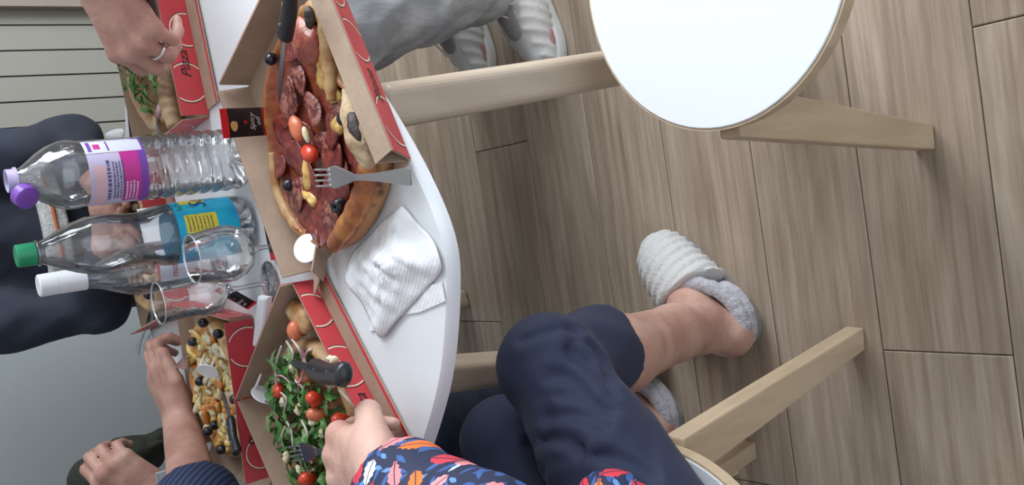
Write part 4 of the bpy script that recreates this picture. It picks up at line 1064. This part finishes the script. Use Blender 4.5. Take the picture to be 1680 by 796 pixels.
obj('orange_line', sdf_mesh(bd2, .0075, cuts=[((0, 0, zb + .0045), (0, 0, 1)), ((0, 0, zb - .0045), (0, 0, -1)), ((.007, 0, 0), (-1, 0, 0)), ((.323, 0, 0), (1, 0, 0))]), M_orange, N, smooth=True, world=True)
obj('trousers', sdf_mesh(chain([(.10, 2.12, .545), (.08, 1.76, .525), (.08, 2.14, .12)], [.09, .068, .06], .03) + chain([(.28, 2.12, .545), (.38, 1.78, .525), (.30, 2.16, .12)], [.09, .068, .06], .03) + chain([(.1, 2.13, .58), (.28, 2.13, .58)], [.13, .13], .05), .014), M_dkdenim, N, smooth=True, world=True)
for sx in (.08, .30): obj('shoe', sdf_mesh([((sx, 2.18, .045), .044, (sx, 1.99, .038), .037, .02)], .012, cuts=[((0, 0, .002), (0, 0, -1))]), M_blackplastic, N, smooth=True, world=True)
obj('hair', hair_geo(nh, nf), M_hair_g, N, smooth=True, world=True); eyes(N, nh, nf)

# ---- person on the right: grey jeans, white trainers, ringed hand
J = thing('person', 'person in faded grey jeans and white trainers, one ringed hand cutting pizza', 'person', (.80, 1.40, 0))
jf = (-1, 0, 0); jh = np.array([.80, 1.40, 1.42])
k1 = (.405, 1.335, .512); a1 = (.512, 1.392, .115); k2 = (.40, 1.53, .512); a2 = (.535, 1.612, .115)
wJ = P(162, -42, .925)
hj, tipsJ, lJ = hand_prims(wJ, (-.88, .16, -.36), (-.25, -.55, .8), +1, [(.80, .95, .5), (.80, 1.0, .5), (.85, 1.0, .5), (.9, 1.0, .5)], .07, 1.02, thumb=(.75, .35, -.5), tb=(.5, -.3, -.7))
elJ = (.68, 1.19, .98); shJ = (.80, 1.22, 1.12)
jsk = chain([(.80, 1.40, .56), (.81, 1.40, .85), (.81, 1.40, 1.08)], [.12, .11, .11], .06) + chain([(.81, 1.23, 1.10), (.81, 1.57, 1.10)], [.05, .05], .04) + chain([(.805, 1.40, 1.1), jh - np.array([0, 0, .06])], [.05, .046], .03) + head_prims(jh, jf) \
    + chain([shJ, elJ, wJ], [.042, .040, .030], .02) + hj + chain([(.80, 1.58, 1.1), (.74, 1.66, .84), (.58, 1.50, .68)], [.042, .038, .028], .02) \
    + chain([(.78, 1.32, .53), k1, a1, (.39, 1.368, .038)], [.07, .05, .030, .016], .02) + chain([(.78, 1.49, .53), k2, a2, (.43, 1.59, .038)], [.07, .05, .030, .016], .02)
hj2, _, _ = hand_prims((.58, 1.50, .68), (-.9, -.2, -.3), (0, 0, 1), +1, [(.3, .4, .3)] * 4)
obj('body', sdf_mesh(jsk + hj2, .013, fine=[(bbox_of(hj), .0048)]), M_skin_red, J, smooth=True, world=True)
M_shirt = mat('beige_shirt', (.36, .29, .24), .8, bump=.2, bscale=60)
obj('shirt', sdf_mesh(chain([(.80, 1.40, .60), (.81, 1.40, .85), (.81, 1.40, 1.08)], [.15, .145, .135], .06) + chain([(.81, 1.23, 1.10), (.81, 1.57, 1.10)], [.07, .07], .04) + chain([shJ, np.array(shJ) * .4 + np.array(elJ) * .6], [.065, .06], .03) + chain([(.80, 1.58, 1.1), (.70, 1.67, .94)], [.065, .06], .03), .012, disp=cloth_noise(25, .004)), M_shirt, J, smooth=True, world=True)
def jdisp(p): return hash_noise(p, 16, 2) * .003 - .005 * np.maximum(np.sin(p[..., 2] * 60 + p[..., 0] * 45 + 2.5 * np.sin(p[..., 1] * 30)), 0) ** 4
hem1 = np.array(a1) + np.array([-.004, 0, .0]); hem2 = np.array(a2) + np.array([-.004, 0, .0])
jn = chain([(.78, 1.32, .545), k1, np.array(k1) * .5 + np.array(a1) * .5, np.array(a1) + np.array([0, 0, -.07])], [.095, .078, .070, .052], .03) + chain([(.78, 1.49, .545), k2, np.array(k2) * .5 + np.array(a2) * .5, np.array(a2) + np.array([0, 0, -.07])], [.095, .078, .068, .052], .03) + chain([(.8, 1.34, .573), (.8, 1.46, .573)], [.125, .125], .05)
je = obj('jeans', sdf_mesh(jn, .0075, cuts=[((*hem1, .13), (.12, .05, -1)), ((*hem2, .13), (.12, .05, -1))], disp=jdisp), M_denim, J, smooth=True, world=True)
# side seams
M_seam = mat('seam_thread', (.10, .11, .13), .8)
for kk, aa_, off in ((k1, a1, .079), (k2, a2, .077)):
    kk = np.array(kk); aa_ = np.array(aa_)
    pts = [kk * (1 - t) + aa_ * t + np.array([.010 + .008 * math.sin(t * 9), -off + .016 * t, .0]) for t in np.linspace(.0, .92, 10)]
    obj('seam', tube(spline(pts, 4), .0016, 6), M_seam, je, smooth=True, world=True)
M_tr = mat('white_leather', (.66, .65, .63), .5, bump=.1, bscale=120); M_trs = mat('white_rubber', (.68, .68, .66), .6); M_pinkm = mat('dusty_pink', (.50, .25, .23), .7); M_greymesh = mat('grey_mesh', (.30, .28, .27), .8, bump=.4, bscale=300); M_lace = mat('white_lace', (.72, .71, .68), .8)
def trainer(heel, toe, root):
    heel = np.array([*heel, 0.0]); d = nrm(np.array([*toe, 0.0]) - heel); s = np.array([-d[1], d[0], 0]); z = np.array([0, 0, 1.0])
    L = np.linalg.norm(np.array([*toe, 0.0]) - heel)
    def pt(u, v, h): return heel + d * u * L + s * v + z * h
    up = [(pt(.13, 0, .062), .037, pt(.30, 0, .070), .043, .03), (pt(.28, 0, .065), .043, pt(.60, 0, .046), .041, .03), (pt(.55, .010, .042), .038, pt(.84, .006, .030), .029, .03), (pt(.55, -.010, .042), .038, pt(.84, -.008, .030), .029, .03)]
    rib = lambda p: -.0038 * np.clip(np.sin(((p - heel) @ nrm(d * .9 + z * .35)) * 2 * math.pi / .021), 0, 1) * (np.abs((p - heel) @ s) > .022)
    t = obj('trainer', sdf_mesh(up, .005, cuts=[((0, 0, .018), (0, 0, -1)), ((*pt(.2, 0, .098),), nrm(z - d * .15))], disp=rib), M_tr, root, smooth=True, world=True)
    ol_ = [(1.0, 0), (.965, .030), (.80, .046), (.55, .044), (.30, .038), (.08, .036), (.0, .018), (.0, -.018), (.08, -.036), (.30, -.038), (.55, -.045), (.80, -.048), (.965, -.034)]
    for nm, sc, z0, z1, m in (('sole', 1.0, .001, .020, M_trs), ('midsole_edge', 1.03, .008, .026, M_trs)):
        poly = spline([tuple(pt(.5 + (u - .5) * sc, v * sc, 0)[:2]) for u, v in ol_], 4, True)
        bev(obj(nm, prism([tuple(p) for p in poly], z0, z1), m, t, world=True), .004, 2)
    obj('tongue', sdf_mesh([(pt(.30, 0, .112), .026, pt(.64, 0, .082), .022, .01, (z, 1.6))], .005), M_greymesh, t, smooth=True, world=True)
    obj('tongue_lining', sdf_mesh([(pt(.24, 0, .122), .020, pt(.36, 0, .116), .014, .01, (z, 1.8))], .005), M_pinkm, t, smooth=True, world=True)
    for i, u in enumerate((.36, .44, .52, .60)):
        h = .126 - .055 * (u - .30) / .32 * .8
        obj('lace', tube(spline([pt(u, -.030, h - .014), pt(u + .01, -.012, h + .002), pt(u + .02, .012, h + .002), pt(u + .01, .030, h - .014)], 5), .0028, 7), M_lace, t, smooth=True, world=True)
    for e in (-1, 1):
        obj('lace_loop', tube(spline([pt(.34, 0, .132), pt(.42, .020 * e, .138), pt(.50, .040 * e, .105), pt(.42, .045 * e, .100), pt(.35, .018 * e, .128)], 5), .0022, 7), M_lace, t, smooth=True, world=True)
        obj('lace_end', tube(spline([pt(.34, 0, .132), pt(.48, .012 * e - .01, .128), pt(.60, .028 * e - .012, .085), pt(.68, .034 * e - .012, .066)], 5), .0020, 7), M_lace, t, smooth=True, world=True)
    obj('side_patch', sdf_mesh([(pt(.74, .041, .034), .007, pt(.86, .034, .030), .005, .006)], .003), M_pinkm, t, smooth=True, world=True)
    eu = nrm(z * .95 - s * .3); Mx = frame(pt(.30, .0445, .070), -d, eu, np.cross(-d, eu))
    lo = obj('lettering', xf(text_geo('AIR', .014), Mx), M_ink, t, world=True); lo['kind'] = 'stuff'
trainer((.575, 1.408), (.322, 1.362), J); trainer((.600, 1.622), (.365, 1.588), J)
# ring on the finger
kn2 = hj[8][0] if False else None
rc = P(230, 62, .862)
fdir = nrm(P(250, 100, .82) - P(205, 62, .868))
_t1 = nrm(np.cross(fdir, (0.1, 0.2, 1))); _t2 = np.cross(fdir, _t1)
kJ = np.array(hj[12][0]) + (np.array(hj[12][2]) - np.array(hj[12][0])) * .55 if True else rc
fd_ = nrm(np.array(hj[12][2]) - np.array(hj[12][0])); _t1 = nrm(np.cross(fd_, (0.1, 0.2, 1))); _t2 = np.cross(fd_, _t1)
ringp = [tuple(kJ + (_t1 * math.cos(t) + _t2 * math.sin(t)) * .0116) for t in np.linspace(0, 2 * math.pi, 25)]
tag(obj('ring', tube(ringp, .0018, 8), mat('silver', (.8, .8, .78), .2, metal=1.0), None, smooth=True), 'silver ring on a finger of the hand cutting pizza', 'ring')
obj('hair', hair_geo(jh, jf), M_hair_b, J, smooth=True, world=True); eyes(J, jh, jf)

# ---- person in the striped navy top, far left
S = thing('person', 'person in a striped navy top and dark jeans holding a fork behind the cheese pizza', 'person', (-.56, 1.33, 0))
shh = np.array([-.60, 1.42, 1.42]); sf = (1, .1, 0)
wS = PY(296, 690, 1.60); fS = PY(271, 636, 1.622) - wS; elS = np.array([-.30, 1.41, .852])
hs, tipsS, lS = hand_prims(wS, fS, (-.75, -.35, .75), +1, [(.1, 1.25, .9), (.15, 1.25, .9), (.2, 1.25, .9), (.25, 1.2, .9)], .06, 1.0, thumb=(.8, .55, .1), tb=(.9, .0, .0))
w2 = PY(262, 812, 1.73); h2d = PY(190, 775, 1.75) - w2
hs2, tipsS2, lS2 = hand_prims(w2, h2d, (.05, -.75, .65), -1, [(.7, .9, .6), (.75, .95, .6), (.8, 1.0, .6), (.85, 1.0, .6)], .02, 1.08)
el2 = np.array([-.50, 1.72, .87])
ssk = chain([(-.56, 1.33, .56), (-.58, 1.37, .80), (-.60, 1.41, 1.06)], [.115, .105, .105], .06) + chain([(-.58, 1.26, 1.08), (-.60, 1.58, 1.08)], [.05, .05], .04) + chain([(-.60, 1.42, 1.1), shh - np.array([0, 0, .06])], [.05, .046], .03) + head_prims(shh, sf) \
    + chain([(-.58, 1.25, 1.08), elS, wS], [.042, .040, .029], .02) + chain([(-.60, 1.60, 1.08), el2, w2], [.042, .040, .030], .02) + hs + hs2 \
    + chain([(-.55, 1.27, .53), (-.27, 1.29, .525), (-.30, 1.52, .09), (-.295, 1.61, .045)], [.07, .048, .034, .03], .02) + chain([(-.55, 1.42, .53), (-.27, 1.50, .525), (-.40, 1.67, .09), (-.36, 1.75, .045)], [.07, .048, .034, .03], .02)
obj('body', sdf_mesh(ssk, .013, fine=[(bbox_of(hs), .005), (bbox_of(hs2), .005)]), M_skin_red, S, smooth=True, world=True)
def striped():
    m = bpy.data.materials.new('striped_navy'); m.use_nodes = True; nt = m.node_tree; b = nt.nodes['Principled BSDF']
    tc = node(nt, 'ShaderNodeTexCoord'); w = node(nt, 'ShaderNodeTexWave', wave_type='BANDS', bands_direction='DIAGONAL'); w.inputs['Scale'].default_value = 42; w.inputs['Distortion'].default_value = .4
    nt.links.new(tc.outputs['Object'], w.inputs['Vector'])
    nt.links.new(ramp(nt, w.outputs['Fac'], [(.4, (.010, .016, .045)), (.6, (.035, .055, .13))]), b.inputs['Base Color']); b.inputs['Roughness'].default_value = .8
    return m
cutS = elS * .84 + np.array(wS) * .16
obj('striped_top', sdf_mesh(chain([(-.56, 1.33, .62), (-.58, 1.37, .80), (-.60, 1.41, 1.06)], [.145, .14, .13], .06) + chain([(-.58, 1.26, 1.08), (-.60, 1.58, 1.08)], [.07, .07], .04) + chain([(-.58, 1.25, 1.08), elS, elS * .5 + np.array(wS) * .5], [.066, .060, .050], .03)
    + chain([(-.60, 1.60, 1.08), el2, el2 * .55 + w2 * .45], [.066, .056, .046], .03), .011, cuts=[((*cutS, .12), np.array(wS) - elS)], disp=cloth_noise(28, .003)), striped(), S, smooth=True, world=True)
obj('jeans', sdf_mesh(chain([(-.55, 1.27, .548), (-.27, 1.29, .53), (-.30, 1.52, .11)], [.09, .064, .055], .03) + chain([(-.55, 1.42, .548), (-.27, 1.50, .53), (-.40, 1.67, .11)], [.09, .064, .055], .03) + chain([(-.55, 1.29, .578), (-.56, 1.38, .578)], [.125, .125], .05), .012, disp=cloth_noise(30, .003)), M_dkdenim, S, smooth=True, world=True)
for a_, b_ in (((-.302, 1.495), (-.293, 1.635)), ((-.413, 1.645), (-.355, 1.765))): obj('shoe', sdf_mesh([((*a_, .045), .044, (*b_, .036), .036, .02)], .012, cuts=[((0, 0, .002), (0, 0, -1))]), M_blackplastic, S, smooth=True, world=True)
obj('hair', hair_geo(shh, sf), M_hair_g, S, smooth=True, world=True); eyes(S, shh, sf)
stool((.19, 2.17), 0, 'birch stool under the person in the navy sweater')
stool((.875, 1.40), 45, 'birch stool under the person in faded grey jeans')

# ------------------------------------------------------------------ cutlery, packets, paper and other small things on the table
def fork(label, head, tail, up, L=None, handle=M_steel, hw=1.0, bend=.0):
    """flat fork from tine tips 'head' to handle end 'tail'"""
    h = np.array(head, float); t = np.array(tail, float); d = nrm(t - h); u = np.array(up, float); u = nrm(u - d * (u @ d)); s = np.cross(u, d); L = np.linalg.norm(t - h)
    r = thing('fork', label, 'fork', tuple(h))
    def pt(a, b, c): return d * a * L + s * b + u * c
    for k in range(4):
        b = (k - 1.5) * .0062
        obj('tine', tube(spline([pt(0, b, .002), pt(.05, b * .98, -.001), pt(.10, b * .95, -.0025), pt(.15, b * .9, -.003)], 4), [.0008] + [.0015] * 12, 7), M_steel, r, smooth=True)
    prof = [(.125, .0112, -.003), (.19, .0128, -.0035), (.27, .0105, -.003), (.40, .0055, -.0012), (.48, .0034, .001), (.70, .0046 * hw, .0012), (.90, .0078 * hw, .0), (.985, .0088 * hw, -.001), (1.0, .006 * hw, -.0012)]
    sp = spline(prof, 4); V = []; F = []
    for a, w, c in sp: V += [tuple(pt(a, -w, c - .0009)), tuple(pt(a, w, c - .0009)), tuple(pt(a, w * .93, c + .0011)), tuple(pt(a, -w * .93, c + .0011))]
    for i in range(len(sp) - 1):
        a = i * 4
        for k in range(4): F.append((a + k, a + (k + 1) % 4, a + 4 + (k + 1) % 4, a + 4 + k))
    F += [(3, 2, 1, 0), tuple(range(len(V) - 4, len(V)))]
    obj('handle', (V, F), handle, r, smooth=True, autos=40)
    return r
M_fork = mat('brushed_steel', (.40, .40, .40), .35, metal=.85)
fork('plain steel fork lying across the salami pizza', P(519, 292, .797), P(672, 290, .799), (0, -.1, 1), handle=M_fork)
def knife(label, tip, mid, tail, up, bw=.009, hr=.0095):
    tip = np.array(tip, float); mid = np.array(mid, float); tail = np.array(tail, float); d = nrm(mid - tip); u = np.array(up, float); u = nrm(u - d * (u @ d)); s = np.cross(u, d)
    r = thing('knife', label, 'knife', tuple(tip)); L = np.linalg.norm(mid - tip)
    prof = [(0, .0005), (.12, .006), (.3, .0085), (.7, bw), (1.0, bw)]
    V = []; F = []
    for a, w in prof:
        c = d * a * L; V += [tuple(c - s * bw * .5 - u * .0006), tuple(c + s * (w - bw * .5) - u * .0003), tuple(c + s * (w - bw * .5) + u * .0003), tuple(c - s * bw * .5 + u * .0006)]
    for i in range(4):
        a = i * 4
        for k in range(4): F.append((a + k, a + (k + 1) % 4, a + 4 + (k + 1) % 4, a + 4 + k))
    F += [(3, 2, 1, 0), (16, 17, 18, 19)]
    obj('blade', (V, F), M_steel, r)
    dd = tail - mid; hp = spline([mid - tip, mid - tip + dd * .15, mid - tip + dd * .5 - s * .002, mid - tip + dd * .85, mid - tip + dd], 5); n = len(hp)
    rad = np.interp(np.linspace(0, 1, n), [0, .08, .3, .6, .9, 1], [hr * .7, hr * .95, hr, hr * .9, hr * 1.05, hr * .75])
    h = obj('handle', tube(hp, rad, 14, True, .75, up=tuple(u)), M_blackplastic, r, smooth=True)
    g = lathe([(.0001, 0), (.0016, 0), (.0016, .0008), (.0001, .0008)], 12)
    for f in (.3, .7):
        c = mid - tip + dd * f + u * hr * .70
        obj('rivet', xf(g, frame(c, s, d, u)), M_steel, h)
    return r
knife('black-handled steak knife standing in the salami pizza box', P(456, 168, .785), P(467, 62, .808), P(478, -22, .822), (.2, -.6, 1), hr=.0115)
knife('black-handled knife stuck into the rocket pizza', P(470, 590, .786), P(512, 606, .806), P(566, 615, .836), (.3, -.3, 1), hr=.0135)
knife('black-handled knife leaning on the cheese pizza crust', P(366, 640, .786), P(377, 686, .800), P(389, 744, .814), (.2, -.3, 1), hr=.0085)
knife('black-handled knife gripped by the hand with the ring', P(268, 75, .79), P(252, 40, .836), P(240, -40, .90), (-.4, -.4, .8), hr=.0105)
fork('steel fork pressed into the rocket leaves under the fist', P(478, 745, .800), P(590, 735, .848), (.0, -.2, 1))
tS = PY(306, 592, 1.63)
fh_ = PY(309, 588, 1.50); pal = np.array(wS) + nrm(fS) * .075 - nrm((-.75, -.35, .75)) * .020
fork('steel fork held up by the hand behind the cheese pizza', fh_, fh_ + nrm(pal - fh_) * .165, (.3, -.75, .6))

# sauce packets
M_pblack = mat('packet_black', (.014, .014, .017), .28, bump=.25, bscale=60); M_pred = mat('packet_red', (.62, .02, .025), .35, bump=.2, bscale=80); M_gold = mat('packet_gold', (.62, .36, .12), .45, col2=(.72, .47, .2), scale=200)
M_wtxt = mat('packet_white', (.75, .75, .75), .5); M_rtxt = mat('packet_scarlet', (.5, .015, .02), .5)
def packet(label, o, ex, ey, w, h):
    """o lower-left corner, ex along the width, ey up the length"""
    o = np.array(o, float); ex = nrm(ex); ey = nrm(np.array(ey) - ex * (np.array(ey) @ ex)); n = np.cross(ex, ey)
    r = thing('sauce_packet', label, 'packet', tuple(o)); nx, ny = 10, 14; V = []; F = []
    def bulge(i, j): 
        a, b = i / nx, j / ny; return .0030 * (math.sin(math.pi * a) ** .6) * (math.sin(math.pi * min(max((b - .1) / .8, 0), 1)) ** .5) + .0004
    for sgn in (1, -1):
        for j in range(ny + 1):
            for i in range(nx + 1): V.append(tuple(ex * w * i / nx + ey * h * j / ny + n * sgn * bulge(i, j)))
    m = (nx + 1) * (ny + 1); idx = []
    for k in (0, 1):
        for j in range(ny):
            for i in range(nx):
                a = k * m + j * (nx + 1) + i; q = (a, a + 1, a + nx + 2, a + nx + 1); F.append(q if k == 0 else q[::-1]); idx.append(1 if j >= ny - 2 or j < 1 else 0)
    for j in range(ny):
        for i in (0, nx):
            a = j * (nx + 1) + i; b = a + nx + 1; F.append((a, b, b + m, a + m) if i == 0 else (b, a, a + m, b + m)); idx.append(0)
    for i in range(nx):
        for j in (0, ny):
            a = j * (nx + 1) + i; F.append((a + 1, a, a + m, a + 1 + m) if j == 0 else (a, a + 1, a + 1 + m, a + m)); idx.append(1)
    obj('sachet', (V, F), [M_pblack, M_pred], r, smooth=True, idx=idx, autos=50)
    Mx = frame(n * .0045, ex, ey, n)
    dr = [(.42 * w + .11 * w * 1.6 * math.cos(t) * (1 - .25 * math.cos(t)) , .78 * h + .11 * w * 1.5 * math.sin(t), 0) for t in np.linspace(0, 2 * math.pi, 24, endpoint=False)]
    obj('drop_print', xf((dr, [tuple(range(24))]), Mx), M_gold, r)
    sq = [(.5 * w + .055 * w * (1 + .5 * (k % 2)) * math.cos(k * math.pi / 5), .52 * h + .07 * w * (1 + .4 * (k % 2)) * math.sin(k * math.pi / 5), 0) for k in range(10)]
    obj('chili_print', xf((sq, [tuple(range(10))]), Mx), M_rtxt, r)
    for s_, yy in (('Spicy', .36), ('oil', .22)):
        lo = obj('lettering', xf(shift(text_geo(s_, w * .30, .3), (.5 * w, yy * h, 0)), Mx), M_wtxt, r); lo['kind'] = 'stuff'
    return r
pa = P(438, 222, .768); pb = P(432, 176, .768); pc = P(366, 224, .836)
packet('black and red spicy oil packet leaning upright between water bottle and salami pizza', pa, pb - pa, pc - pa, np.linalg.norm(pb - pa), np.linalg.norm(pc - pa))
qa = P(444, 428, .755); qb = P(459, 424, .7555); qc = P(429, 346, .755)
packet('flat black and red sauce packet lying behind the wine glass stem', qc, qb - qa, qa - qc, .020, np.linalg.norm(qa - qc))
ra = P(407, 508, .76); rb = P(414, 497, .76); rc_ = P(384, 466, .785)
packet('black sauce packet tucked beside the red wall of the cheese pizza box', ra, P(417, 500, .755) - ra, rc_ - ra, .022, np.linalg.norm(rc_ - ra))

# little white tripod tables that kept the lids off the pizzas
def pizza_tripod(label, c, axis, r=.019, h=.030):
    c = np.array(c, float); z = nrm(axis); x = nrm(np.cross(z, (.3, 1, .2))); y = np.cross(z, x)
    t = thing('pizza_saver', label, 'pizza saver', tuple(c), 0)
    Mx = frame((0, 0, 0), x, y, z)
    bev(obj('disc', xf(lathe([(.0003, 0), (r, 0), (r, .0022), (.0003, .0022)], 36), Mx), M_whiteplastic, t), .0006, 1)
    for k in range(3):
        a = 2 * math.pi * k / 3; p = np.array([(r - .003) * math.cos(a), (r - .003) * math.sin(a), 0])
        obj('leg', xf(tube([p + (0, 0, .0005), p + (0, 0, -h * .5), p * 1.05 + (0, 0, -h)], [.0020, .0017, .0014], 8), Mx), M_whiteplastic, t, smooth=True)
    return t
pizza_tripod('white plastic pizza saver lying beside the salami pizza', P(504, 408, .780), (.25, -.55, .8), .018, .023)
pizza_tripod('white plastic pizza saver stuck in the cheese pizza', P(341, 608, .793), (-.5, -.30, .45), .017)
pizza_tripod('white plastic pizza saver lying on its side beside the rocket leaves', P(434, 647, .778), (-.62, .55, .22), .019, .026)

# crumpled paper towel
def paper(name, label, cat, outline_px, z, amp, seed, fold=1.0, m=M_paper):
    pts = np.array([P(x, y, z)[:2] for x, y in outline_px]); c = pts.mean(0); t = thing(name, label, cat, (c[0], c[1], z))
    pts = spline(pts - c, 5, True); rr = random.Random(seed); n = len(pts); V = [(0, 0, amp * .6)]; F = []
    rg = np.linspace(.08, 1, 16)
    for f in rg:
        for p in pts:
            q = np.array([p[0] * f, p[1] * f, 0]); zz = amp * (.55 + .5 * hash_noise(q[None], 42, seed)[0] + .22 * abs(hash_noise(q[None], 110, seed + 1)[0])) * (1.05 - .85 * f ** 2)
            V.append((q[0], q[1], max(zz, .0005 + .0012 * f)))
    for k in range(n): F.append((0, 1 + k, 1 + (k + 1) % n))
    for i in range(len(rg) - 1):
        for k in range(n): a = 1 + i * n + k; b = 1 + i * n + (k + 1) % n; F.append((a, a + n, b + n, b))
    o = obj('sheet', (V, F), m, t, smooth=True); md = o.modifiers.new('thickness', 'SOLIDIFY'); md.thickness = .0006
    return t
def towel_mat():
    m = bpy.data.materials.new('ribbed_paper_towel'); m.use_nodes = True; nt = m.node_tree; b = nt.nodes['Principled BSDF']; b.inputs['Base Color'].default_value = (.82, .83, .85, 1); b.inputs['Roughness'].default_value = .9
    tc = node(nt, 'ShaderNodeTexCoord'); w = node(nt, 'ShaderNodeTexWave', wave_type='BANDS', bands_direction='DIAGONAL'); w.inputs['Scale'].default_value = 85; w.inputs['Distortion'].default_value = 1.0; nt.links.new(tc.outputs['Object'], w.inputs['Vector'])
    n = node(nt, 'ShaderNodeTexNoise'); n.inputs['Scale'].default_value = 28; n.inputs['Detail'].default_value = 6; nt.links.new(tc.outputs['Object'], n.inputs['Vector'])
    bp = node(nt, 'ShaderNodeBump'); bp.inputs['Strength'].default_value = .18; bp.inputs['Distance'].default_value = .0012; nt.links.new(w.outputs['Fac'], bp.inputs['Height'])
    bp2 = node(nt, 'ShaderNodeBump'); bp2.inputs['Strength'].default_value = .55; bp2.inputs['Distance'].default_value = .008; nt.links.new(n.outputs['Fac'], bp2.inputs['Height']); nt.links.new(bp.outputs[0], bp2.inputs['Normal']); nt.links.new(bp2.outputs[0], b.inputs['Normal'])
    return m
M_towel = towel_mat()
pt_ = paper('paper_towel', 'crumpled white ribbed paper towel on the bare table edge', 'paper towel', [(574, 430), (587, 408), (611, 384), (628, 364), (645, 352), (662, 338), (672, 345), (690, 368), (716, 398), (729, 438), (705, 470), (678, 500), (655, 525), (629, 553), (612, 525), (592, 490), (570, 460)], .7505, .020, 4, m=M_towel)
V = []; lo_ = [(604, 505), (608, 543), (622, 541), (640, 520), (690, 512), (732, 494), (726, 462), (700, 470), (660, 500)]
pl = np.array([P(x, y, .7506)[:2] for x, y in lo_]) - np.array(pt_.location)[:2]
obj('under_layer', prism([tuple(p) for p in pl], .0003, .0016), M_towel, pt_)

# folded napkins, wipes, phone, cap
def slab_thing(name, label, cat, corners, t, m, bw=.0015, part='body'):
    c = np.array(corners, float); o = c.mean(0); r = thing(name, label, cat, tuple(o)); n = nrm(np.cross(c[1] - c[0], c[3] - c[0])); n = n if n[2] >= 0 else -n
    b = c - o; bev(obj(part, hexa([tuple(p) for p in b], [tuple(p + n * t) for p in b]), m, r), bw, 2); return r
slab_thing('napkin', 'folded white napkin strip standing between the wine glass foot and the rocket pizza box', 'napkin', [P(423, 566, .756), P(440, 568, .756), P(450, 484, .765), P(432, 482, .766)], .011, M_paper, .005)
M_lil = mat('lilac_film', (.50, .48, .66), .3)
slab_thing('wipe_sachet', 'lilac wipe sachet lying under the folded napkin strip', 'sachet', [P(430, 578, .7505), P(443, 578, .7505), P(441, 506, .7505), P(426, 506, .7505)], .002, M_lil, .001)
ph = slab_thing('smartphone', 'black smartphone lying at the table rim by the far pizza', 'phone', [P(214, 168, .7505), P(229, 163, .7505), P(247, 224, .7505), P(220, 228, .7505)], .008, M_blackplastic, .002)
paper('napkin', 'small crumpled napkin beside the black smartphone', 'napkin', [(175, 222), (185, 214), (200, 211), (206, 216), (200, 226), (185, 230)], .7995, .010, 8)
slab_thing('napkin', 'white napkin leaning on the mushroom pizza box behind the bottles', 'napkin', [np.array(q_) for q_ in ((.105, 1.541, .7560), (.172, 1.547, .7560), (.174, 1.577, .806), (.107, 1.570, .806))], .002, M_paper, .0008)
# cap
capc = PY(205, 762, 1.80)
M_cap = mat('dark_olive_cloth', (.016, .017, .011), .85, col2=(.026, .027, .016), scale=14, bump=.4, bscale=90)
cp_ = thing('cap', 'dark olive cloth cap resting behind the hand holding a napkin', 'cap', (capc[0], capc[1], .7505))
a_, b_, c_ = PY(148, 785, 1.90), PY(200, 752, 1.88), PY(264, 726, 1.835)
obj('crown', sdf_mesh([(a_, .040, b_, .034, .03), (b_, .030, (b_ + c_) / 2, .020, .03), ((a_ + b_) / 2 - np.array([0, 0, .05]), .035, b_ - np.array([0, 0, .03]), .03, .03), ((a_ + b_) / 2 - np.array([0, 0, .08]), .03, b_ - np.array([-.02, .02, .075]), .022, .02)], .006, disp=lambda p: hash_noise(p, 60, 2) * .003), M_cap, cp_, smooth=True, world=True)
obj('peak', sdf_mesh([((b_ + c_) / 2, .018, c_, .003, .012), (b_ - np.array([0, 0, .02]), .016, c_ - np.array([0, 0, .022]), .004, .015)], .0045), M_cap, cp_, smooth=True, world=True)
nq = [PY(255, 776, 1.69), PY(281, 768, 1.685), PY(292, 800, 1.69), PY(258, 806, 1.70)]
slab_thing('napkin', 'light grey napkin held in the hand in front of the cap', 'napkin', nq, .003, mat('grey_paper', (.50, .51, .55), .85), .001)
# loose cutlery at the far side
for i, (h_, t_) in enumerate([((250, 508, .757), (226, 536, .757)), ((259, 516, .757), (238, 532, .757))]):
    fork('steel fork on the table by the left navy sleeve' if i == 0 else 'second steel fork on the table by the left navy sleeve', P(*h_), P(*t_) + np.array([-.05, .04, 0]), (0, 0, 1))

GROUPS = {'pizza_box': 'open pizza boxes on the table', 'pizza': 'pizzas in the boxes', 'stool': 'round stools around the table', 'fork': 'steel forks', 'knife': 'black-handled knives', 'sauce_packet': 'sauce packets',
          'pizza_saver': 'white plastic pizza savers', 'wine_glass': 'wine glasses', 'person': 'people eating at the table', 'napkin': 'paper napkins'}
for o in bpy.data.objects:
    if o.parent is None and 'label' in o.keys():
        g_ = GROUPS.get(o.name.split('.')[0])
        if g_: o['group'] = g_
    if '_top' in o.keys(): del o['_top']
